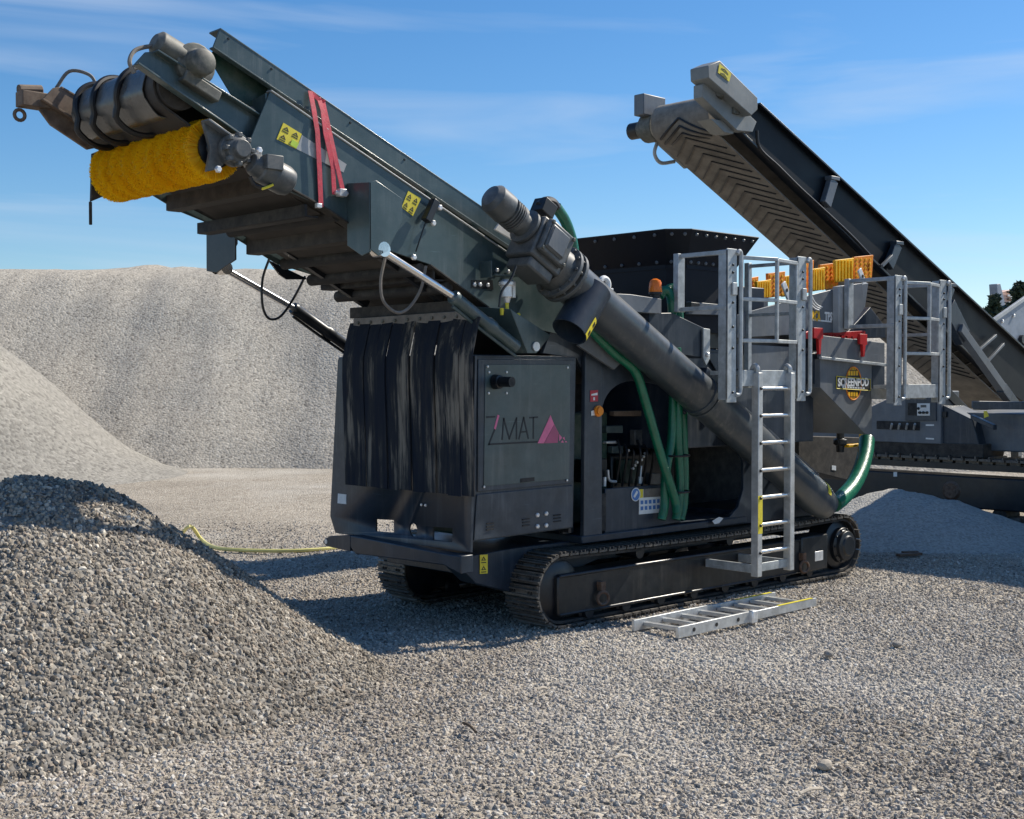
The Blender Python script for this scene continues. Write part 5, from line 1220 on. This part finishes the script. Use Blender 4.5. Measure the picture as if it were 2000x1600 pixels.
def tree(px, py, D, hgt, wid, label, seed):
    top = deep(px, py, D); base = V((top.x, top.y, 0)); h = top.z
    t = thing('conifer_tree', base, label, 'tree', 'trees beyond the yard')
    rr = random.Random(seed)
    m = MB(); m.tube([base, base + V((.05, 0, h * .5)), V((top.x, top.y, h * .97))], .2, 8, 5, rad=lambda i: .20 * (1 - i / 11)); m.build('trunk', 'bark', t)
    vs, fs = [], []
    n = 2600
    for i in range(n):
        u = rr.random() ** .8; z = h * (.28 + .72 * u); rad = wid * (1.02 - u) * (.55 + .45 * math.sin(u * 38 + seed)) + .1
        a = rr.uniform(0, math.tau); ra = rad * math.sqrt(rr.random()) * (1 + .25 * math.sin(a * 3 + u * 9)); p = base + V((math.cos(a) * ra, math.sin(a) * ra, z - ra * .25))
        s = rr.uniform(.08, .2); d1 = V((rr.gauss(0, 1), rr.gauss(0, 1), rr.gauss(0, .6))).normalized() * s; d2 = d1.cross(V((rr.gauss(0, 1), rr.gauss(0, 1), rr.gauss(0, 1)))).normalized() * s * .5
        k = len(vs); vs += [p - d1, p + d2, p + d1, p - d2]; fs.append((k, k + 1, k + 2, k + 3))
    me = bpy.data.meshes.new('crown'); me.from_pydata([v - base for v in vs], [], fs); me.materials.append(MATS['leaf']); place('crown', me, base, t)
tree(1943, 578, 44, 0, 1.5, 'dark conifer rising just left of the pale mast', 1)
tree(1921, 605, 50, 0, 1.3, 'small dark treetop between conveyor and the pale mast', 2)
tree(1992, 552, 46, 0, 2.6, 'broad dark tree at the right edge behind the wing', 3)
tree(2030, 560, 50, 0, 2.6, 'dark tree past the right edge of the picture', 5)

# ================================================================== things lying about
# aluminium ladder on the gravel
n0, n1 = flat(1322, 1236, .05), flat(1572, 1180, .05); f0, f1 = flat(1242, 1214, .05), flat(1430, 1168, .05)
dl = (n1 - n0).normalized(); pd = V((-dl.y, dl.x, 0)); wl = .40
n1 = n0 + dl * 1.85; f0, f1 = n0 + pd * wl - dl * .02, n1 + pd * wl
GL = thing('loose_ladder', V((n0.x, n0.y, 0)), 'aluminium ladder lying on the gravel beside the track', 'ladder')
for i, (a, b) in enumerate(((n0, n1), (f0, f1))):
    mid_ = a.lerp(b, .52); m = MB(); m.bar(a, mid_, .028, .085); m.bar(mid_ - dl * .05, b, .024, .070); m.build('stile', 'alu', GL, .004)
    m = MB(); m.bar(a.lerp(b, .70) + V((0, 0, .0365)), a.lerp(b, .97) + V((0, 0, .0365)), .026, .003) ; m.build('yellow_band', 'stickeryellow', GL)
    if i == 0:
        for t in (.10, .25, .40): c = a.lerp(b, t); MB().lathe(c - pd * .014, c - pd * .018, [(0, .016), (1, .016)], 10).build('rung_end', 'rubberhose', GL)
        c = a.lerp(b, .5); MB().box(c - pd * .02, (.07, .05, .10), Matrix.Rotation(math.atan2(dl.y, dl.x), 3, 'Z')).build('joint', 'zinc', GL, .01)
for k in range(8):
    t = .07 + k * .123; a, b = n0.lerp(n1, t) + pd * .015, f0.lerp(f1, t) - pd * .015; MB().bar(a, b, .055, .028).build('rung', 'alu', GL, .004)
# yellow hose on the ground
pts = [flat(345, 1052, .03)] + [flat(352, 1046, .03), deep(372, 1028, flat(372, 1062, 0).x * 0 + (flat(372, 1060) - CAM).dot(CF)), flat(392, 1052, .02), flat(415, 1068, .02), flat(460, 1074, .02), flat(560, 1076, .02), flat(640, 1072, .02), flat(700, 1066, .02), flat(760, 1062, .02)]
h = MB().tube(pts, .022, 8).build('yellow_hose', 'hoseyellow'); tag(h, 'thin yellow hose trailing over the gravel left of the cabinet', 'hose')
# flat dark scrap and a few bigger stones and sticks
a = flat(1776, 1083, .03); m = MB(); m.box(a, (.30, .07, .03), Matrix.Rotation(R(-20), 3, 'Z')); m.box(a + V((.05, .02, .02)), (.18, .05, .02), Matrix.Rotation(R(-32), 3, 'Z')); tag(m.build('metal_scrap', 'rust', None, .004), 'flat dark metal scrap on the gravel behind the rear track', 'scrap')
def rock(px, py, s, mt, label, seed):
    rr = random.Random(seed); bm = bmesh.new(); bmesh.ops.create_icosphere(bm, subdivisions=2, radius=s)
    for v in bm.verts: v.co = V((v.co.x * 1.2, v.co.y * .9, v.co.z * .7)) * (1 + .25 * noise.noise(v.co * 14 / (s * 20) + V((seed, 0, 0))) + rr.uniform(-.05, .05))
    me = bpy.data.meshes.new('rock'); bm.to_mesh(me); bm.free(); me.materials.append(MATS[mt]); p = flat(px, py); tag(place('rock', me, (p.x, p.y, s * .45)), label, 'rock', 'larger stones on the gravel')
mat('rockgrey', (.22, .20, .18), .9, dust=.4, scale=20); mat('rocktan', (.38, .33, .27), .9, scale=20)
rock(1612, 1500, .040, 'rocktan', 'fist sized tan stone with a dark shadow at bottom right', 1)
rock(1618, 1282, .035, 'rockgrey', 'small dark stone on the gravel below the yellow ladder end', 2)
rock(1752, 1262, .033, 'rockgrey', 'small dark stone on open gravel right of centre', 3)
mat('wood', (.52, .45, .36), .8, scale=20)
for (x0, y0, x1, y1, lb_) in ((1562, 1550, 1606, 1540, 'short pale stick on the gravel near the bottom edge'), (1050, 1347, 1068, 1345, 'thin pale splinter on the gravel in front of the track'), (1200, 1481, 1226, 1477, 'pale twig on the gravel in the lower middle'), (905, 1412, 930, 1430, 'dark thin twig on the gravel left of centre')):
    a, b = flat(x0, y0, .03), flat(x1, y1, .025); tag(MB().tube([a, a.lerp(b, .5) + V((0, 0, .01)), b], .008, 6, 3).build('stick', 'wood' if 'dark' not in lb_ else 'bark'), lb_, 'stick')
